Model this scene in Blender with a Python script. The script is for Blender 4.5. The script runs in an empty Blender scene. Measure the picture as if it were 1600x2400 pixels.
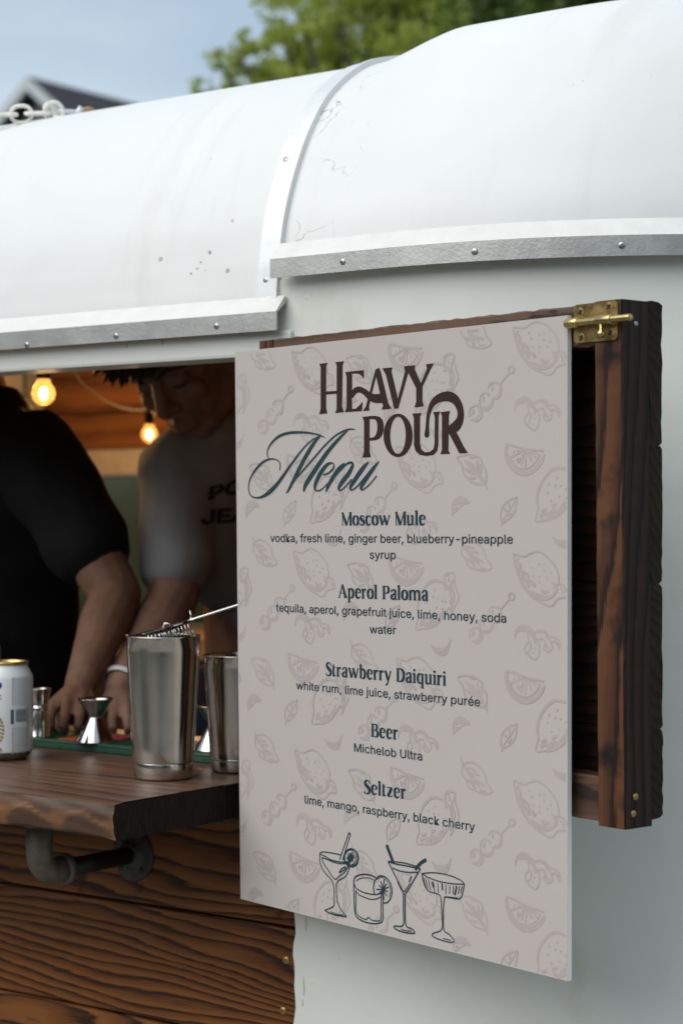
import bpy, bmesh, math, random
import numpy as np
from mathutils import Vector, Matrix
from mathutils.bvhtree import BVHTree
from mathutils.geometry import tessellate_polygon

S = bpy.context.scene
COL = S.collection
R = math.radians
rnd = random.Random(7)

# ------------------------------------------------------------------ camera
TH = R(36.1)                       # the wall runs along world X; the lens looks along it at an angle
SN, CS = math.sin(TH), math.cos(TH)
F, CX, CY = 4600.0, 800.0, 1213.0  # focal length and horizon of the photograph in its own pixels
CAMZ = 1.5
cam = bpy.data.cameras.new('camera')
camo = bpy.data.objects.new('camera', cam)
COL.objects.link(camo)
camo.location = (0, 0, CAMZ)
camo.rotation_euler = (R(90), 0, TH)
cam.sensor_fit = 'HORIZONTAL'
cam.sensor_width = 24.0
cam.lens = 24.0 * F / 1600.0
cam.shift_y = (CY - 1200.0) / 1600.0
cam.clip_start = 0.05
cam.clip_end = 500
cam.dof.use_dof = True
cam.dof.focus_distance = 1.99
cam.dof.aperture_fstop = 6.3
S.camera = camo

# ------------------------------------------------------------------ world: veiled, mostly overcast sky
SUN_EL, SUN_AZ = 46.0, 200.0       # compass style: 0 = +Y, clockwise
w = bpy.data.worlds.new('World')
S.world = w
w.use_nodes = True
nt = w.node_tree
nt.nodes.clear()
out = nt.nodes.new('ShaderNodeOutputWorld')
bg = nt.nodes.new('ShaderNodeBackground')
sky = nt.nodes.new('ShaderNodeTexSky')
sky.sky_type = 'NISHITA'
sky.sun_disc = False
sky.sun_elevation = R(SUN_EL)
sky.sun_rotation = R(SUN_AZ)
sky.air_density = 1.0
sky.dust_density = 1.5
sky.ozone_density = 1.0
tc = nt.nodes.new('ShaderNodeTexCoord')
mp = nt.nodes.new('ShaderNodeMapping')
mp.inputs['Scale'].default_value = (1.0, 1.0, 3.2)
mp.inputs['Rotation'].default_value = (0.25, 0.2, 0.6)
nz = nt.nodes.new('ShaderNodeTexNoise')
nz.inputs['Scale'].default_value = 2.6
nz.inputs['Detail'].default_value = 5
nz.inputs['Roughness'].default_value = 0.5
rp = nt.nodes.new('ShaderNodeMapRange')
rp.inputs['From Min'].default_value = 0.32
rp.inputs['From Max'].default_value = 0.68
rp.inputs['To Min'].default_value = 0.25
rp.inputs['To Max'].default_value = 0.98
mx = nt.nodes.new('ShaderNodeMix')
mx.data_type = 'RGBA'
mx.inputs['B'].default_value = (5.6, 6.5, 7.1, 1)
nt.links.new(tc.outputs['Generated'], mp.inputs['Vector'])
nt.links.new(mp.outputs['Vector'], nz.inputs['Vector'])
nt.links.new(nz.outputs['Fac'], rp.inputs['Value'])
nt.links.new(rp.outputs['Result'], mx.inputs['Factor'])
nt.links.new(sky.outputs['Color'], mx.inputs['A'])
nt.links.new(mx.outputs['Result'], bg.inputs['Color'])
nt.links.new(bg.outputs['Background'], out.inputs['Surface'])
bg.inputs['Strength'].default_value = 0.085

sun = bpy.data.lights.new('sun', 'SUN')
sun.energy = 1.5
sun.angle = R(65)
sun.color = (1.0, 0.97, 0.92)
suno = bpy.data.objects.new('sun', sun)
COL.objects.link(suno)
az, el = R(SUN_AZ), R(SUN_EL)
sd = Vector((math.sin(az) * math.cos(el), math.cos(az) * math.cos(el), math.sin(el)))
suno.rotation_euler = sd.to_track_quat('Z', 'Y').to_euler()
suno.location = sd * 30

S.view_settings.view_transform = 'Standard'
S.view_settings.look = 'None'
S.view_settings.gamma = 1.0
S.view_settings.exposure = 0.6
S.render.engine = 'CYCLES'
S.cycles.max_bounces = 7
S.cycles.diffuse_bounces = 3
S.cycles.glossy_bounces = 4
S.cycles.transmission_bounces = 5

# ------------------------------------------------------------------ measuring helpers
def ray(px, py):
    a, b = (px - CX) / F, (CY - py) / F
    return Vector((-SN + CS * a, CS + SN * a, b))
def at(px, py, Z):
    return Vector((0, 0, CAMZ)) + ray(px, py) * Z
def on_y(px, py, Y):
    r = ray(px, py)
    return at(px, py, Y / r.y)
def on_z(px, py, z):
    r = ray(px, py)
    return at(px, py, (z - CAMZ) / r.z)
def x_at(px, Y=1.76):
    return on_y(px, CY, Y).x

# ------------------------------------------------------------------ materials
MATS = {}
def newmat(name):
    m = bpy.data.materials.new(name)
    m.use_nodes = True
    MATS[name] = m
    n = m.node_tree.nodes
    return m, n, m.node_tree.links, n['Principled BSDF']
def c4(c):
    return (c[0], c[1], c[2], 1)
def srgb(r, g, b):
    f = lambda v: (v / 255 / 12.92) if v / 255 <= 0.04045 else ((v / 255 + 0.055) / 1.055) ** 2.4
    return (f(r), f(g), f(b))
def noise_node(n, l, scale, detail=4, rough=0.55, vec=None, sc=(1, 1, 1), coord='Object', rand=False, dist=0.0):
    t = n.new('ShaderNodeTexCoord')
    mpn = n.new('ShaderNodeMapping')
    mpn.inputs['Scale'].default_value = sc
    l.new(t.outputs[coord], mpn.inputs['Vector'])
    src = mpn.outputs['Vector']
    if rand:
        oi = n.new('ShaderNodeObjectInfo')
        vm = n.new('ShaderNodeVectorMath'); vm.operation = 'SCALE'
        vm.inputs[0].default_value = (37.0, 11.0, 23.0)
        l.new(oi.outputs['Random'], vm.inputs['Scale'])
        va = n.new('ShaderNodeVectorMath')
        l.new(src, va.inputs[0]); l.new(vm.outputs[0], va.inputs[1])
        src = va.outputs[0]
    nn = n.new('ShaderNodeTexNoise')
    nn.inputs['Scale'].default_value = scale
    nn.inputs['Detail'].default_value = detail
    nn.inputs['Roughness'].default_value = rough
    nn.inputs['Distortion'].default_value = dist
    l.new(src, nn.inputs['Vector'])
    return nn
def ramp(n, l, src, stops):
    r = n.new('ShaderNodeValToRGB')
    while len(r.color_ramp.elements) < len(stops):
        r.color_ramp.elements.new(0.5)
    for e, (p, c) in zip(r.color_ramp.elements, stops):
        e.position = p
        e.color = c4(c) if len(c) == 3 else c
    l.new(src, r.inputs['Fac'])
    return r
def bumpit(n, l, p, src, strength, dist=0.002):
    b = n.new('ShaderNodeBump')
    b.inputs['Strength'].default_value = strength
    b.inputs['Distance'].default_value = dist
    l.new(src, b.inputs['Height'])
    l.new(b.outputs['Normal'], p.inputs['Normal'])
    return b
def plain(name, col, rough=0.5, metal=0.0, var=0.12, scale=30, bump=0.0, spec=None, sc=(1, 1, 1), bscale=None):
    m, n, l, p = newmat(name)
    nn = noise_node(n, l, scale, 4, sc=sc)
    r = ramp(n, l, nn.outputs['Fac'], [(0.25, tuple(v * (1 - var) for v in col)), (0.75, tuple(min(1, v * (1 + var)) for v in col))])
    l.new(r.outputs['Color'], p.inputs['Base Color'])
    p.inputs['Roughness'].default_value = rough
    p.inputs['Metallic'].default_value = metal
    if spec is not None:
        p.inputs['Specular IOR Level'].default_value = spec
    if bump:
        nb = noise_node(n, l, bscale or scale * 3, 3, sc=sc)
        bumpit(n, l, p, nb.outputs['Fac'], bump)
    return m

def wood(name, cols, axis='X', rings=60, distort=3.0, contrast=(0.2, 0.8), rough=0.5, fine=0.35, bump=0.25, wander=1.4, burn=None, spec=0.4):
    """boards with grain along an axis: bands warped by slow noise, plus fine fibre"""
    m, n, l, p = newmat(name)
    tcn = n.new('ShaderNodeTexCoord')
    oi = n.new('ShaderNodeObjectInfo')
    vm = n.new('ShaderNodeVectorMath'); vm.operation = 'SCALE'
    vm.inputs[0].default_value = (13.0, 7.0, 9.0)
    l.new(oi.outputs['Random'], vm.inputs['Scale'])
    va = n.new('ShaderNodeVectorMath')
    l.new(tcn.outputs['Object'], va.inputs[0]); l.new(vm.outputs[0], va.inputs[1])
    long = {'X': (0.16, 1, 1), 'Y': (1, 0.16, 1), 'Z': (1, 1, 0.16)}[axis]
    m1 = n.new('ShaderNodeMapping'); m1.inputs['Scale'].default_value = long
    l.new(va.outputs[0], m1.inputs['Vector'])
    slow = n.new('ShaderNodeTexNoise')
    slow.inputs['Scale'].default_value = 5.5
    slow.inputs['Detail'].default_value = 2.5
    slow.inputs['Roughness'].default_value = 0.45
    l.new(m1.outputs['Vector'], slow.inputs['Vector'])
    # height of a tree ring at a point = cross-grain position + wander
    sep = n.new('ShaderNodeSeparateXYZ'); l.new(va.outputs[0], sep.inputs[0])
    cross = {'X': 'Z', 'Y': 'X', 'Z': 'X'}[axis]
    other = {'X': 'Y', 'Y': 'Z', 'Z': 'Y'}[axis]
    ad = n.new('ShaderNodeMath'); ad.operation = 'ADD'
    l.new(sep.outputs[cross], ad.inputs[0]); l.new(sep.outputs[other], ad.inputs[1])
    mul = n.new('ShaderNodeMath'); mul.operation = 'MULTIPLY_ADD'
    l.new(slow.outputs['Fac'], mul.inputs[0]); mul.inputs[1].default_value = 0.1 * wander
    l.new(ad.outputs[0], mul.inputs[2])
    wv = n.new('ShaderNodeMath'); wv.operation = 'MULTIPLY'
    l.new(mul.outputs[0], wv.inputs[0]); wv.inputs[1].default_value = rings
    # jitter along the ring edge
    j = n.new('ShaderNodeMapping')
    j.inputs['Scale'].default_value = {'X': (9, 60, 60), 'Y': (60, 9, 60), 'Z': (60, 60, 9)}[axis]
    l.new(va.outputs[0], j.inputs['Vector'])
    jn = n.new('ShaderNodeTexNoise'); jn.inputs['Scale'].default_value = 1.0; jn.inputs['Detail'].default_value = 3
    l.new(j.outputs['Vector'], jn.inputs['Vector'])
    ja = n.new('ShaderNodeMath'); ja.operation = 'MULTIPLY_ADD'
    l.new(jn.outputs['Fac'], ja.inputs[0]); ja.inputs[1].default_value = distort * 0.25
    l.new(wv.outputs[0], ja.inputs[2])
    fr = n.new('ShaderNodeMath'); fr.operation = 'FRACT'; l.new(ja.outputs[0], fr.inputs[0])
    # fine fibre
    fm = n.new('ShaderNodeMapping')
    fm.inputs['Scale'].default_value = {'X': (14, 500, 500), 'Y': (500, 14, 500), 'Z': (500, 500, 14)}[axis]
    l.new(va.outputs[0], fm.inputs['Vector'])
    fn = n.new('ShaderNodeTexNoise'); fn.inputs['Scale'].default_value = 1.0; fn.inputs['Detail'].default_value = 4
    l.new(fm.outputs['Vector'], fn.inputs['Vector'])
    a2 = n.new('ShaderNodeMath'); a2.operation = 'MULTIPLY_ADD'
    sub = n.new('ShaderNodeMath'); sub.operation = 'SUBTRACT'; l.new(fn.outputs['Fac'], sub.inputs[0]); sub.inputs[1].default_value = 0.5
    l.new(sub.outputs[0], a2.inputs[0]); a2.inputs[1].default_value = fine
    l.new(fr.outputs[0], a2.inputs[2])
    lo, hi = contrast
    cr = ramp(n, l, a2.outputs[0], [(0.0, cols[1]), (0.12, cols[2]), (lo + 0.15, cols[2]), (hi - 0.05, cols[0]), (0.96, cols[1]), (1.0, cols[1])])
    cr.color_ramp.interpolation = 'EASE'
    # broad tone variation
    bn = n.new('ShaderNodeTexNoise'); bn.inputs['Scale'].default_value = 9; bn.inputs['Detail'].default_value = 3
    l.new(m1.outputs['Vector'], bn.inputs['Vector'])
    br = ramp(n, l, bn.outputs['Fac'], [(0.3, (0.55, 0.55, 0.55)), (0.7, (1.15, 1.15, 1.15))])
    mm = n.new('ShaderNodeMix'); mm.data_type = 'RGBA'; mm.blend_type = 'MULTIPLY'; mm.inputs['Factor'].default_value = 1
    l.new(cr.outputs['Color'], mm.inputs['A']); l.new(br.outputs['Color'], mm.inputs['B'])
    last = mm.outputs['Result']
    if burn:
        sc_, lo_, hi_, col_ = burn
        b2 = n.new('ShaderNodeTexNoise'); b2.inputs['Scale'].default_value = sc_; b2.inputs['Detail'].default_value = 5
        l.new(va.outputs[0], b2.inputs['Vector'])
        mr = n.new('ShaderNodeMapRange'); mr.inputs['From Min'].default_value = lo_; mr.inputs['From Max'].default_value = hi_
        l.new(b2.outputs['Fac'], mr.inputs['Value'])
        m3 = n.new('ShaderNodeMix'); m3.data_type = 'RGBA'
        l.new(mr.outputs['Result'], m3.inputs['Factor']); l.new(last, m3.inputs['A']); m3.inputs['B'].default_value = c4(col_)
        last = m3.outputs['Result']
    l.new(last, p.inputs['Base Color'])
    p.inputs['Roughness'].default_value = rough
    p.inputs['Specular IOR Level'].default_value = spec
    bumpit(n, l, p, a2.outputs[0], bump, 0.0015)
    return m

def shell_white(name, base, rust=0.0, cracks=False):
    """old brush painted metal skin: soft dents, pimples, faint dirt, a few chips"""
    m, n, l, p = newmat(name)
    d = noise_node(n, l, 3.0, 4)
    r1 = ramp(n, l, d.outputs['Fac'], [(0.3, tuple(v * 0.93 for v in base)), (0.7, base)])
    last = r1.outputs['Color']
    chip = noise_node(n, l, 110, 3, 0.6)
    mr = n.new('ShaderNodeMapRange'); mr.inputs['From Min'].default_value = 0.745; mr.inputs['From Max'].default_value = 0.79
    l.new(chip.outputs['Fac'], mr.inputs['Value'])
    m2 = n.new('ShaderNodeMix'); m2.data_type = 'RGBA'
    l.new(mr.outputs['Result'], m2.inputs['Factor']); l.new(last, m2.inputs['A']); m2.inputs['B'].default_value = c4((0.32, 0.32, 0.3))
    last = m2.outputs['Result']
    if rust:
        rn = noise_node(n, l, 9, 5, 0.6, sc=(1, 1, 0.6))
        mrr = n.new('ShaderNodeMapRange'); mrr.inputs['From Min'].default_value = 0.60; mrr.inputs['From Max'].default_value = 0.76
        mrr.inputs['To Max'].default_value = rust
        l.new(rn.outputs['Fac'], mrr.inputs['Value'])
        m3 = n.new('ShaderNodeMix'); m3.data_type = 'RGBA'
        l.new(mrr.outputs['Result'], m3.inputs['Factor']); l.new(last, m3.inputs['A']); m3.inputs['B'].default_value = c4((0.42, 0.27, 0.12))
        last = m3.outputs['Result']
    if cracks:
        # crazed paint and dirt beside the seam strap
        tcx = n.new('ShaderNodeTexCoord'); wn = noise_node(n, l, 14, 4)
        ad = n.new('ShaderNodeMix'); ad.data_type = 'RGBA'; ad.inputs['Factor'].default_value = 0.10
        l.new(tcx.outputs['Object'], ad.inputs['A']); l.new(wn.outputs['Color'], ad.inputs['B'])
        vo = n.new('ShaderNodeTexVoronoi'); vo.feature = 'DISTANCE_TO_EDGE'; vo.inputs['Scale'].default_value = 17
        l.new(ad.outputs['Result'], vo.inputs['Vector'])
        ln = n.new('ShaderNodeMapRange'); ln.inputs['From Min'].default_value = 0.012; ln.inputs['From Max'].default_value = 0.004
        l.new(vo.outputs['Distance'], ln.inputs['Value'])
        sx = n.new('ShaderNodeSeparateXYZ'); l.new(tcx.outputs['Object'], sx.inputs[0])
        g1 = n.new('ShaderNodeMapRange'); g1.inputs['From Min'].default_value = -1.25; g1.inputs['From Max'].default_value = -1.36
        l.new(sx.outputs['X'], g1.inputs['Value'])
        g0 = n.new('ShaderNodeMath'); g0.operation = 'GREATER_THAN'; g0.inputs[1].default_value = -1.385; l.new(sx.outputs['X'], g0.inputs[0])
        pn = noise_node(n, l, 16, 3)
        gp_ = n.new('ShaderNodeMapRange'); gp_.inputs['From Min'].default_value = 0.50; gp_.inputs['From Max'].default_value = 0.60
        l.new(pn.outputs['Fac'], gp_.inputs['Value'])
        q1 = n.new('ShaderNodeMath'); q1.operation = 'MULTIPLY'; l.new(g1.outputs['Result'], q1.inputs[0]); l.new(gp_.outputs['Result'], q1.inputs[1])
        q2 = n.new('ShaderNodeMath'); q2.operation = 'MULTIPLY'; l.new(q1.outputs[0], q2.inputs[0]); l.new(g0.outputs[0], q2.inputs[1])
        q3 = n.new('ShaderNodeMath'); q3.operation = 'MULTIPLY'; l.new(q2.outputs[0], q3.inputs[0]); l.new(ln.outputs['Result'], q3.inputs[1])
        mc = n.new('ShaderNodeMix'); mc.data_type = 'RGBA'; l.new(q3.outputs[0], mc.inputs['Factor']); l.new(last, mc.inputs['A']); mc.inputs['B'].default_value = (0.28, 0.27, 0.24, 1)
        last = mc.outputs['Result']
        # faint grime runs
        gn = noise_node(n, l, 10, 4, 0.6, sc=(1.6, 0.25, 0.25))
        gr = n.new('ShaderNodeMapRange'); gr.inputs['From Min'].default_value = 0.55; gr.inputs['From Max'].default_value = 0.80; gr.inputs['To Max'].default_value = 0.45
        l.new(gn.outputs['Fac'], gr.inputs['Value'])
        mg_ = n.new('ShaderNodeMix'); mg_.data_type = 'RGBA'; l.new(gr.outputs['Result'], mg_.inputs['Factor']); l.new(last, mg_.inputs['A']); mg_.inputs['B'].default_value = (0.62, 0.61, 0.57, 1)
        last = mg_.outputs['Result']
    l.new(last, p.inputs['Base Color'])
    p.inputs['Roughness'].default_value = 0.42
    p.inputs['Specular IOR Level'].default_value = 0.35
    big = noise_node(n, l, 7, 2)
    mid = noise_node(n, l, 26, 3, 0.6)
    fine = noise_node(n, l, 330, 2)
    b1 = n.new('ShaderNodeBump'); b1.inputs['Strength'].default_value = 0.22; b1.inputs['Distance'].default_value = 0.02
    l.new(big.outputs['Fac'], b1.inputs['Height'])
    # sparse dings: only the peaks of the middle noise count
    mrb = n.new('ShaderNodeMapRange'); mrb.inputs['From Min'].default_value = 0.70; mrb.inputs['From Max'].default_value = 0.8
    l.new(mid.outputs['Fac'], mrb.inputs['Value'])
    b2 = n.new('ShaderNodeBump'); b2.inputs['Strength'].default_value = 0.22; b2.inputs['Distance'].default_value = 0.004
    l.new(mrb.outputs['Result'], b2.inputs['Height']); l.new(b1.outputs['Normal'], b2.inputs['Normal'])
    b3 = n.new('ShaderNodeBump'); b3.inputs['Strength'].default_value = 0.12; b3.inputs['Distance'].default_value = 0.0008
    l.new(fine.outputs['Fac'], b3.inputs['Height']); l.new(b2.outputs['Normal'], b3.inputs['Normal'])
    l.new(b3.outputs['Normal'], p.inputs['Normal'])
    return m

def emit(name, col, strength):
    m, n, l, p = newmat(name)
    p.inputs['Base Color'].default_value = c4(col)
    p.inputs['Emission Color'].default_value = c4(col)
    p.inputs['Emission Strength'].default_value = strength
    return m

M_SHELL = shell_white('trailer_white', (0.80, 0.807, 0.79), cracks=True)
M_WALL = shell_white('wall_white', (0.80, 0.81, 0.755), rust=0.2)
M_HEADER = shell_white('header_white', (0.72, 0.72, 0.68), rust=0.8)
M_ALU = plain('aluminium', (0.52, 0.515, 0.49), 0.38, 0.75, 0.18, 26, 0.12, bscale=260)
M_FLANGE = plain('painted_flange', (0.73, 0.725, 0.69), 0.5, 0.0, 0.06, 40, 0.15, bscale=300)
M_ALUP = plain('painted_aluminium', (0.74, 0.75, 0.74), 0.38, 0.25, 0.08, 25, 0.1)
M_SCREW = plain('screw_steel', (0.42, 0.42, 0.41), 0.35, 1.0, 0.2, 200)
M_DARKHOLE = plain('screw_recess', (0.02, 0.02, 0.02), 0.8)
M_BRASSSCREW = plain('brass_screw', (0.42, 0.28, 0.10), 0.4, 0.9, 0.35, 300)
M_BRASS = plain('brass', (0.50, 0.38, 0.16), 0.26, 0.95, 0.3, 60, 0.08, bscale=400)
def brass_plate():
    m, n, l, p = newmat('tarnished_brass')
    nn = noise_node(n, l, 70, 5, 0.6)
    r = ramp(n, l, nn.outputs['Fac'], [(0.3, (0.16, 0.09, 0.035)), (0.5, (0.42, 0.28, 0.10)), (0.75, (0.50, 0.37, 0.15))])
    l.new(r.outputs['Color'], p.inputs['Base Color'])
    p.inputs['Metallic'].default_value = 0.85
    p.inputs['Roughness'].default_value = 0.38
    bumpit(n, l, p, nn.outputs['Fac'], 0.15)
    return m
M_BRASSP = brass_plate()
M_PLANK = wood('stained_cladding', [(0.155, 0.053, 0.013), (0.030, 0.012, 0.006), (0.215, 0.078, 0.019)], 'X', 72, 4.0, contrast=(0.05, 0.62), rough=0.5, spec=0.25, wander=3.2, fine=0.45, bump=0.3, burn=(17, 0.67, 0.74, (0.014, 0.007, 0.004)))
M_COUNTER = wood('stained_counter', [(0.11, 0.056, 0.034), (0.060, 0.030, 0.020), (0.150, 0.080, 0.048)], 'X', 38, 3.0, rough=0.42, wander=1.6, fine=0.4, bump=0.12)
M_EDGE = wood('charred_edge', [(0.10, 0.055, 0.033), (0.045, 0.026, 0.020), (0.20, 0.11, 0.06)], 'X', 26, 2.0, rough=0.5, wander=3.4, fine=0.25, bump=0.2)
def add_hewn(m):
    n, l = m.node_tree.nodes, m.node_tree.links
    p = n['Principled BSDF']
    old = p.inputs['Base Color'].links[0].from_socket
    at_ = n.new('ShaderNodeAttribute'); at_.attribute_name = 'hewn'
    mixn = n.new('ShaderNodeMix'); mixn.data_type = 'RGBA'; mixn.blend_type = 'MULTIPLY'; mixn.inputs['Factor'].default_value = 1
    r_ = ramp(n, l, at_.outputs['Fac'], [(0.1, (0.85, 0.82, 0.82)), (0.85, (1.9, 1.65, 1.4))])
    l.new(old, mixn.inputs['A']); l.new(r_.outputs['Color'], mixn.inputs['B'])
    l.new(mixn.outputs['Result'], p.inputs['Base Color'])
add_hewn(M_EDGE)
M_ENDG = plain('dark_end_grain', (0.016, 0.012, 0.010), 0.8, 0, 0.6, 90, 0.9, spec=0.1, sc=(1, 6, 0.8), bscale=110)
M_STILE = wood('burnt_stile', [(0.075, 0.032, 0.018), (0.026, 0.013, 0.010), (0.135, 0.054, 0.024)], 'Z', 44, 3.0, rough=0.55, spec=0.2, wander=2.6, fine=0.4, bump=0.2, burn=(24, 0.50, 0.66, (0.012, 0.009, 0.008)))
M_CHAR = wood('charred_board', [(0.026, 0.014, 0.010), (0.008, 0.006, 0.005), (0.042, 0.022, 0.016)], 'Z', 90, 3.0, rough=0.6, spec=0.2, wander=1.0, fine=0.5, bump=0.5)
M_CHARX = wood('charred_plank', [(0.020, 0.011, 0.008), (0.008, 0.006, 0.0055), (0.034, 0.016, 0.009)], 'X', 70, 3.0, rough=0.6, spec=0.2, wander=1.6, fine=0.5, bump=0.4)
M_RAILW = wood('stained_rail', [(0.09, 0.045, 0.028), (0.035, 0.02, 0.015), (0.14, 0.075, 0.045)], 'X', 45, 3.0, rough=0.5, wander=1.6, bump=0.2)
M_BOARD = None

# ------------------------------------------------------------------ mesh builder
def catmull(pts, n=6, closed=False):
    P = [tuple(float(v) for v in p) for p in pts]
    L = len(P)
    if L < 3:
        return P
    res = []
    rng = range(L if closed else L - 1)
    for i in rng:
        g = (lambda k: P[k % L]) if closed else (lambda k: P[min(max(k, 0), L - 1)])
        p0, p1, p2, p3 = g(i - 1), g(i), g(i + 1), g(i + 2)
        for k in range(n):
            t = k / n
            res.append(tuple(0.5 * (2 * b + (c - a) * t + (2 * a - 5 * b + 4 * c - d) * t * t + (3 * b - a - 3 * c + d) * t ** 3)
                             for a, b, c, d in zip(p0, p1, p2, p3)))
    if not closed:
        res.append(P[-1])
    return res

class MB:
    def __init__(self):
        self.v, self.f, self.s = [], [], []
    def add(self, vs, fs, smooth=False):
        o = len(self.v)
        self.v += [tuple(p) for p in vs]
        self.f += [tuple(i + o for i in f) for f in fs]
        self.s += [smooth] * len(fs)
    def box(self, x0, x1, y0, y1, z0, z1, bev=0.0):
        if bev <= 0:
            vs = [(x, y, z) for x in (x0, x1) for y in (y0, y1) for z in (z0, z1)]
            self.add(vs, [(0, 1, 3, 2), (4, 6, 7, 5), (0, 4, 5, 1), (2, 3, 7, 6), (0, 2, 6, 4), (1, 5, 7, 3)])
            return
        bm = bmesh.new()
        bmesh.ops.create_cube(bm, size=1)
        for q in bm.verts:
            q.co = Vector(((x0 + x1) / 2 + q.co.x * (x1 - x0), (y0 + y1) / 2 + q.co.y * (y1 - y0), (z0 + z1) / 2 + q.co.z * (z1 - z0)))
        bmesh.ops.bevel(bm, geom=list(bm.edges), offset=bev, segments=2, affect='EDGES', profile=0.6)
        self.from_bm(bm)
    def from_bm(self, bm, smooth=False):
        bm.verts.index_update()
        self.add([q.co[:] for q in bm.verts], [tuple(q.index for q in f.verts) for f in bm.faces], smooth)
        bm.free()
    def lathe(self, prof, c=(0, 0, 0), seg=32, smooth=True, axis=None, caps=False):
        """profile of (radius, height) turned about a vertical (or given) axis"""
        q = Vector((0, 0, 1)).rotation_difference(Vector(axis)) if axis is not None else None
        vs, fs = [], []
        for r_, z_ in prof:
            for k in range(seg):
                t = 2 * math.pi * k / seg
                p = Vector((r_ * math.cos(t), r_ * math.sin(t), z_))
                if q: p = q @ p
                vs.append(p + Vector(c))
        for i in range(len(prof) - 1):
            for k in range(seg):
                a, b = i * seg + k, i * seg + (k + 1) % seg
                fs.append((a, b, b + seg, a + seg))
        if caps:
            fs.append(tuple(range(seg))[::-1])
            fs.append(tuple((len(prof) - 1) * seg + k for k in range(seg)))
        self.add(vs, fs, smooth)
    def tube(self, path, rad, seg=10, caps=True, smooth=True, closed=False, flat=1.0, up=None):
        P = [Vector(p) for p in path]
        n = len(P)
        rr = rad if isinstance(rad, (list, tuple)) else [rad] * n
        vs, fs = [], []
        prev = None
        for i, p in enumerate(P):
            if closed:
                t = (P[(i + 1) % n] - P[i - 1]).normalized()
            else:
                t = (P[min(i + 1, n - 1)] - P[max(i - 1, 0)]).normalized()
            if prev is None:
                ref = Vector(up) if up is not None else (Vector((0, 0, 1)) if abs(t.z) < 0.9 else Vector((1, 0, 0)))
                u = t.cross(ref).normalized()
            else:
                u = (prev - t * prev.dot(t)).normalized()
            prev = u
            b = t.cross(u)
            for k in range(seg):
                a = 2 * math.pi * k / seg
                vs.append(p + u * (math.cos(a) * rr[i]) + b * (math.sin(a) * rr[i] * flat))
        for i in range(n if closed else n - 1):
            for k in range(seg):
                a, b_ = i * seg + k, i * seg + (k + 1) % seg
                c, d = ((i + 1) % n) * seg + (k + 1) % seg, ((i + 1) % n) * seg + k
                fs.append((a, b_, c, d))
        if caps and not closed:
            fs.append(tuple(range(seg))[::-1])
            fs.append(tuple((n - 1) * seg + k for k in range(seg)))
        self.add(vs, fs, smooth)
    def grid(self, rows, smooth=True, closed_u=False):
        nr, nc = len(rows), len(rows[0])
        vs = [p for r_ in rows for p in r_]
        fs = []
        for i in range(nr - 1):
            for k in range(nc if closed_u else nc - 1):
                fs.append((i * nc + k, i * nc + (k + 1) % nc, (i + 1) * nc + (k + 1) % nc, (i + 1) * nc + k))
        self.add(vs, fs, smooth)
    def prism(self, prof, path_fn, ts, caps=True, smooth=False):
        """closed 2-D profile carried along stations; path_fn(t, p) gives a 3-D point"""
        vs, fs = [], []
        m = len(prof)
        for t in ts:
            vs += [path_fn(t, p) for p in prof]
        for i in range(len(ts) - 1):
            for k in range(m):
                a, b = i * m + k, i * m + (k + 1) % m
                fs.append((a, b, b + m, a + m))
        if caps:
            fs.append(tuple(range(m))[::-1])
            fs.append(tuple((len(ts) - 1) * m + k for k in range(m)))
        self.add(vs, fs, smooth)
    def mesh(self, name, mat, solid=0.0, fix=True):
        me = bpy.data.meshes.new(name)
        me.from_pydata(self.v, [], self.f)
        me.polygons.foreach_set('use_smooth', self.s)
        if fix:
            bm = bmesh.new(); bm.from_mesh(me)
            bmesh.ops.recalc_face_normals(bm, faces=bm.faces)
            bm.to_mesh(me); bm.free()
        for mm in (mat if isinstance(mat, (list, tuple)) else [mat]):
            me.materials.append(mm)
        me.update()
        return me
    def build(self, name, mat, parent=None, fix=True, loc=None):
        return link(name, self.mesh(name, mat, fix=fix), parent, loc)

def link(name, me, parent=None, loc=None):
    o = bpy.data.objects.new(name, me)
    COL.objects.link(o)
    if parent is not None:
        o.parent = parent
    if loc is not None:
        o.location = loc
    return o
def tag(o, label=None, cat=None, group=None, kind=None):
    if label: o['label'] = label
    if cat: o['category'] = cat
    if group: o['group'] = group
    if kind: o['kind'] = kind
    return o
def thing(name, label, cat, loc=(0, 0, 0), rotz=0.0, group=None):
    o = bpy.data.objects.new(name, None)
    o.empty_display_size = 0.05
    COL.objects.link(o)
    o.location = loc
    o.rotation_euler = (0, 0, rotz)
    return tag(o, label, cat, group)
def rebase(o, empty):
    """child meshes written in world coordinates, hung under an Empty that stands elsewhere"""
    o.parent = empty
    o.matrix_parent_inverse = (Matrix.Translation(empty.location) @ empty.rotation_euler.to_matrix().to_4x4()).inverted()
    return o

def smoothstep(a, b, x):
    t = min(1.0, max(0.0, (x - a) / (b - a)))
    return t * t * (3 - 2 * t)

# ------------------------------------------------------------------ ground
g = MB(); g.add([(-160, -160, 0), (160, -160, 0), (160, 160, 0), (-160, 160, 0)], [(0, 1, 2, 3)])
m, n, l, p = newmat('pale_gravel')
nn = noise_node(n, l, 1.4, 5)
r_ = ramp(n, l, nn.outputs['Fac'], [(0.3, (0.20, 0.19, 0.165)), (0.7, (0.31, 0.295, 0.265))])
l.new(r_.outputs['Color'], p.inputs['Base Color']); p.inputs['Roughness'].default_value = 0.95
nf = noise_node(n, l, 60, 3); bumpit(n, l, p, nf.outputs['Fac'], 0.6, 0.02)
tag(g.build('ground', m), kind='structure')

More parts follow.
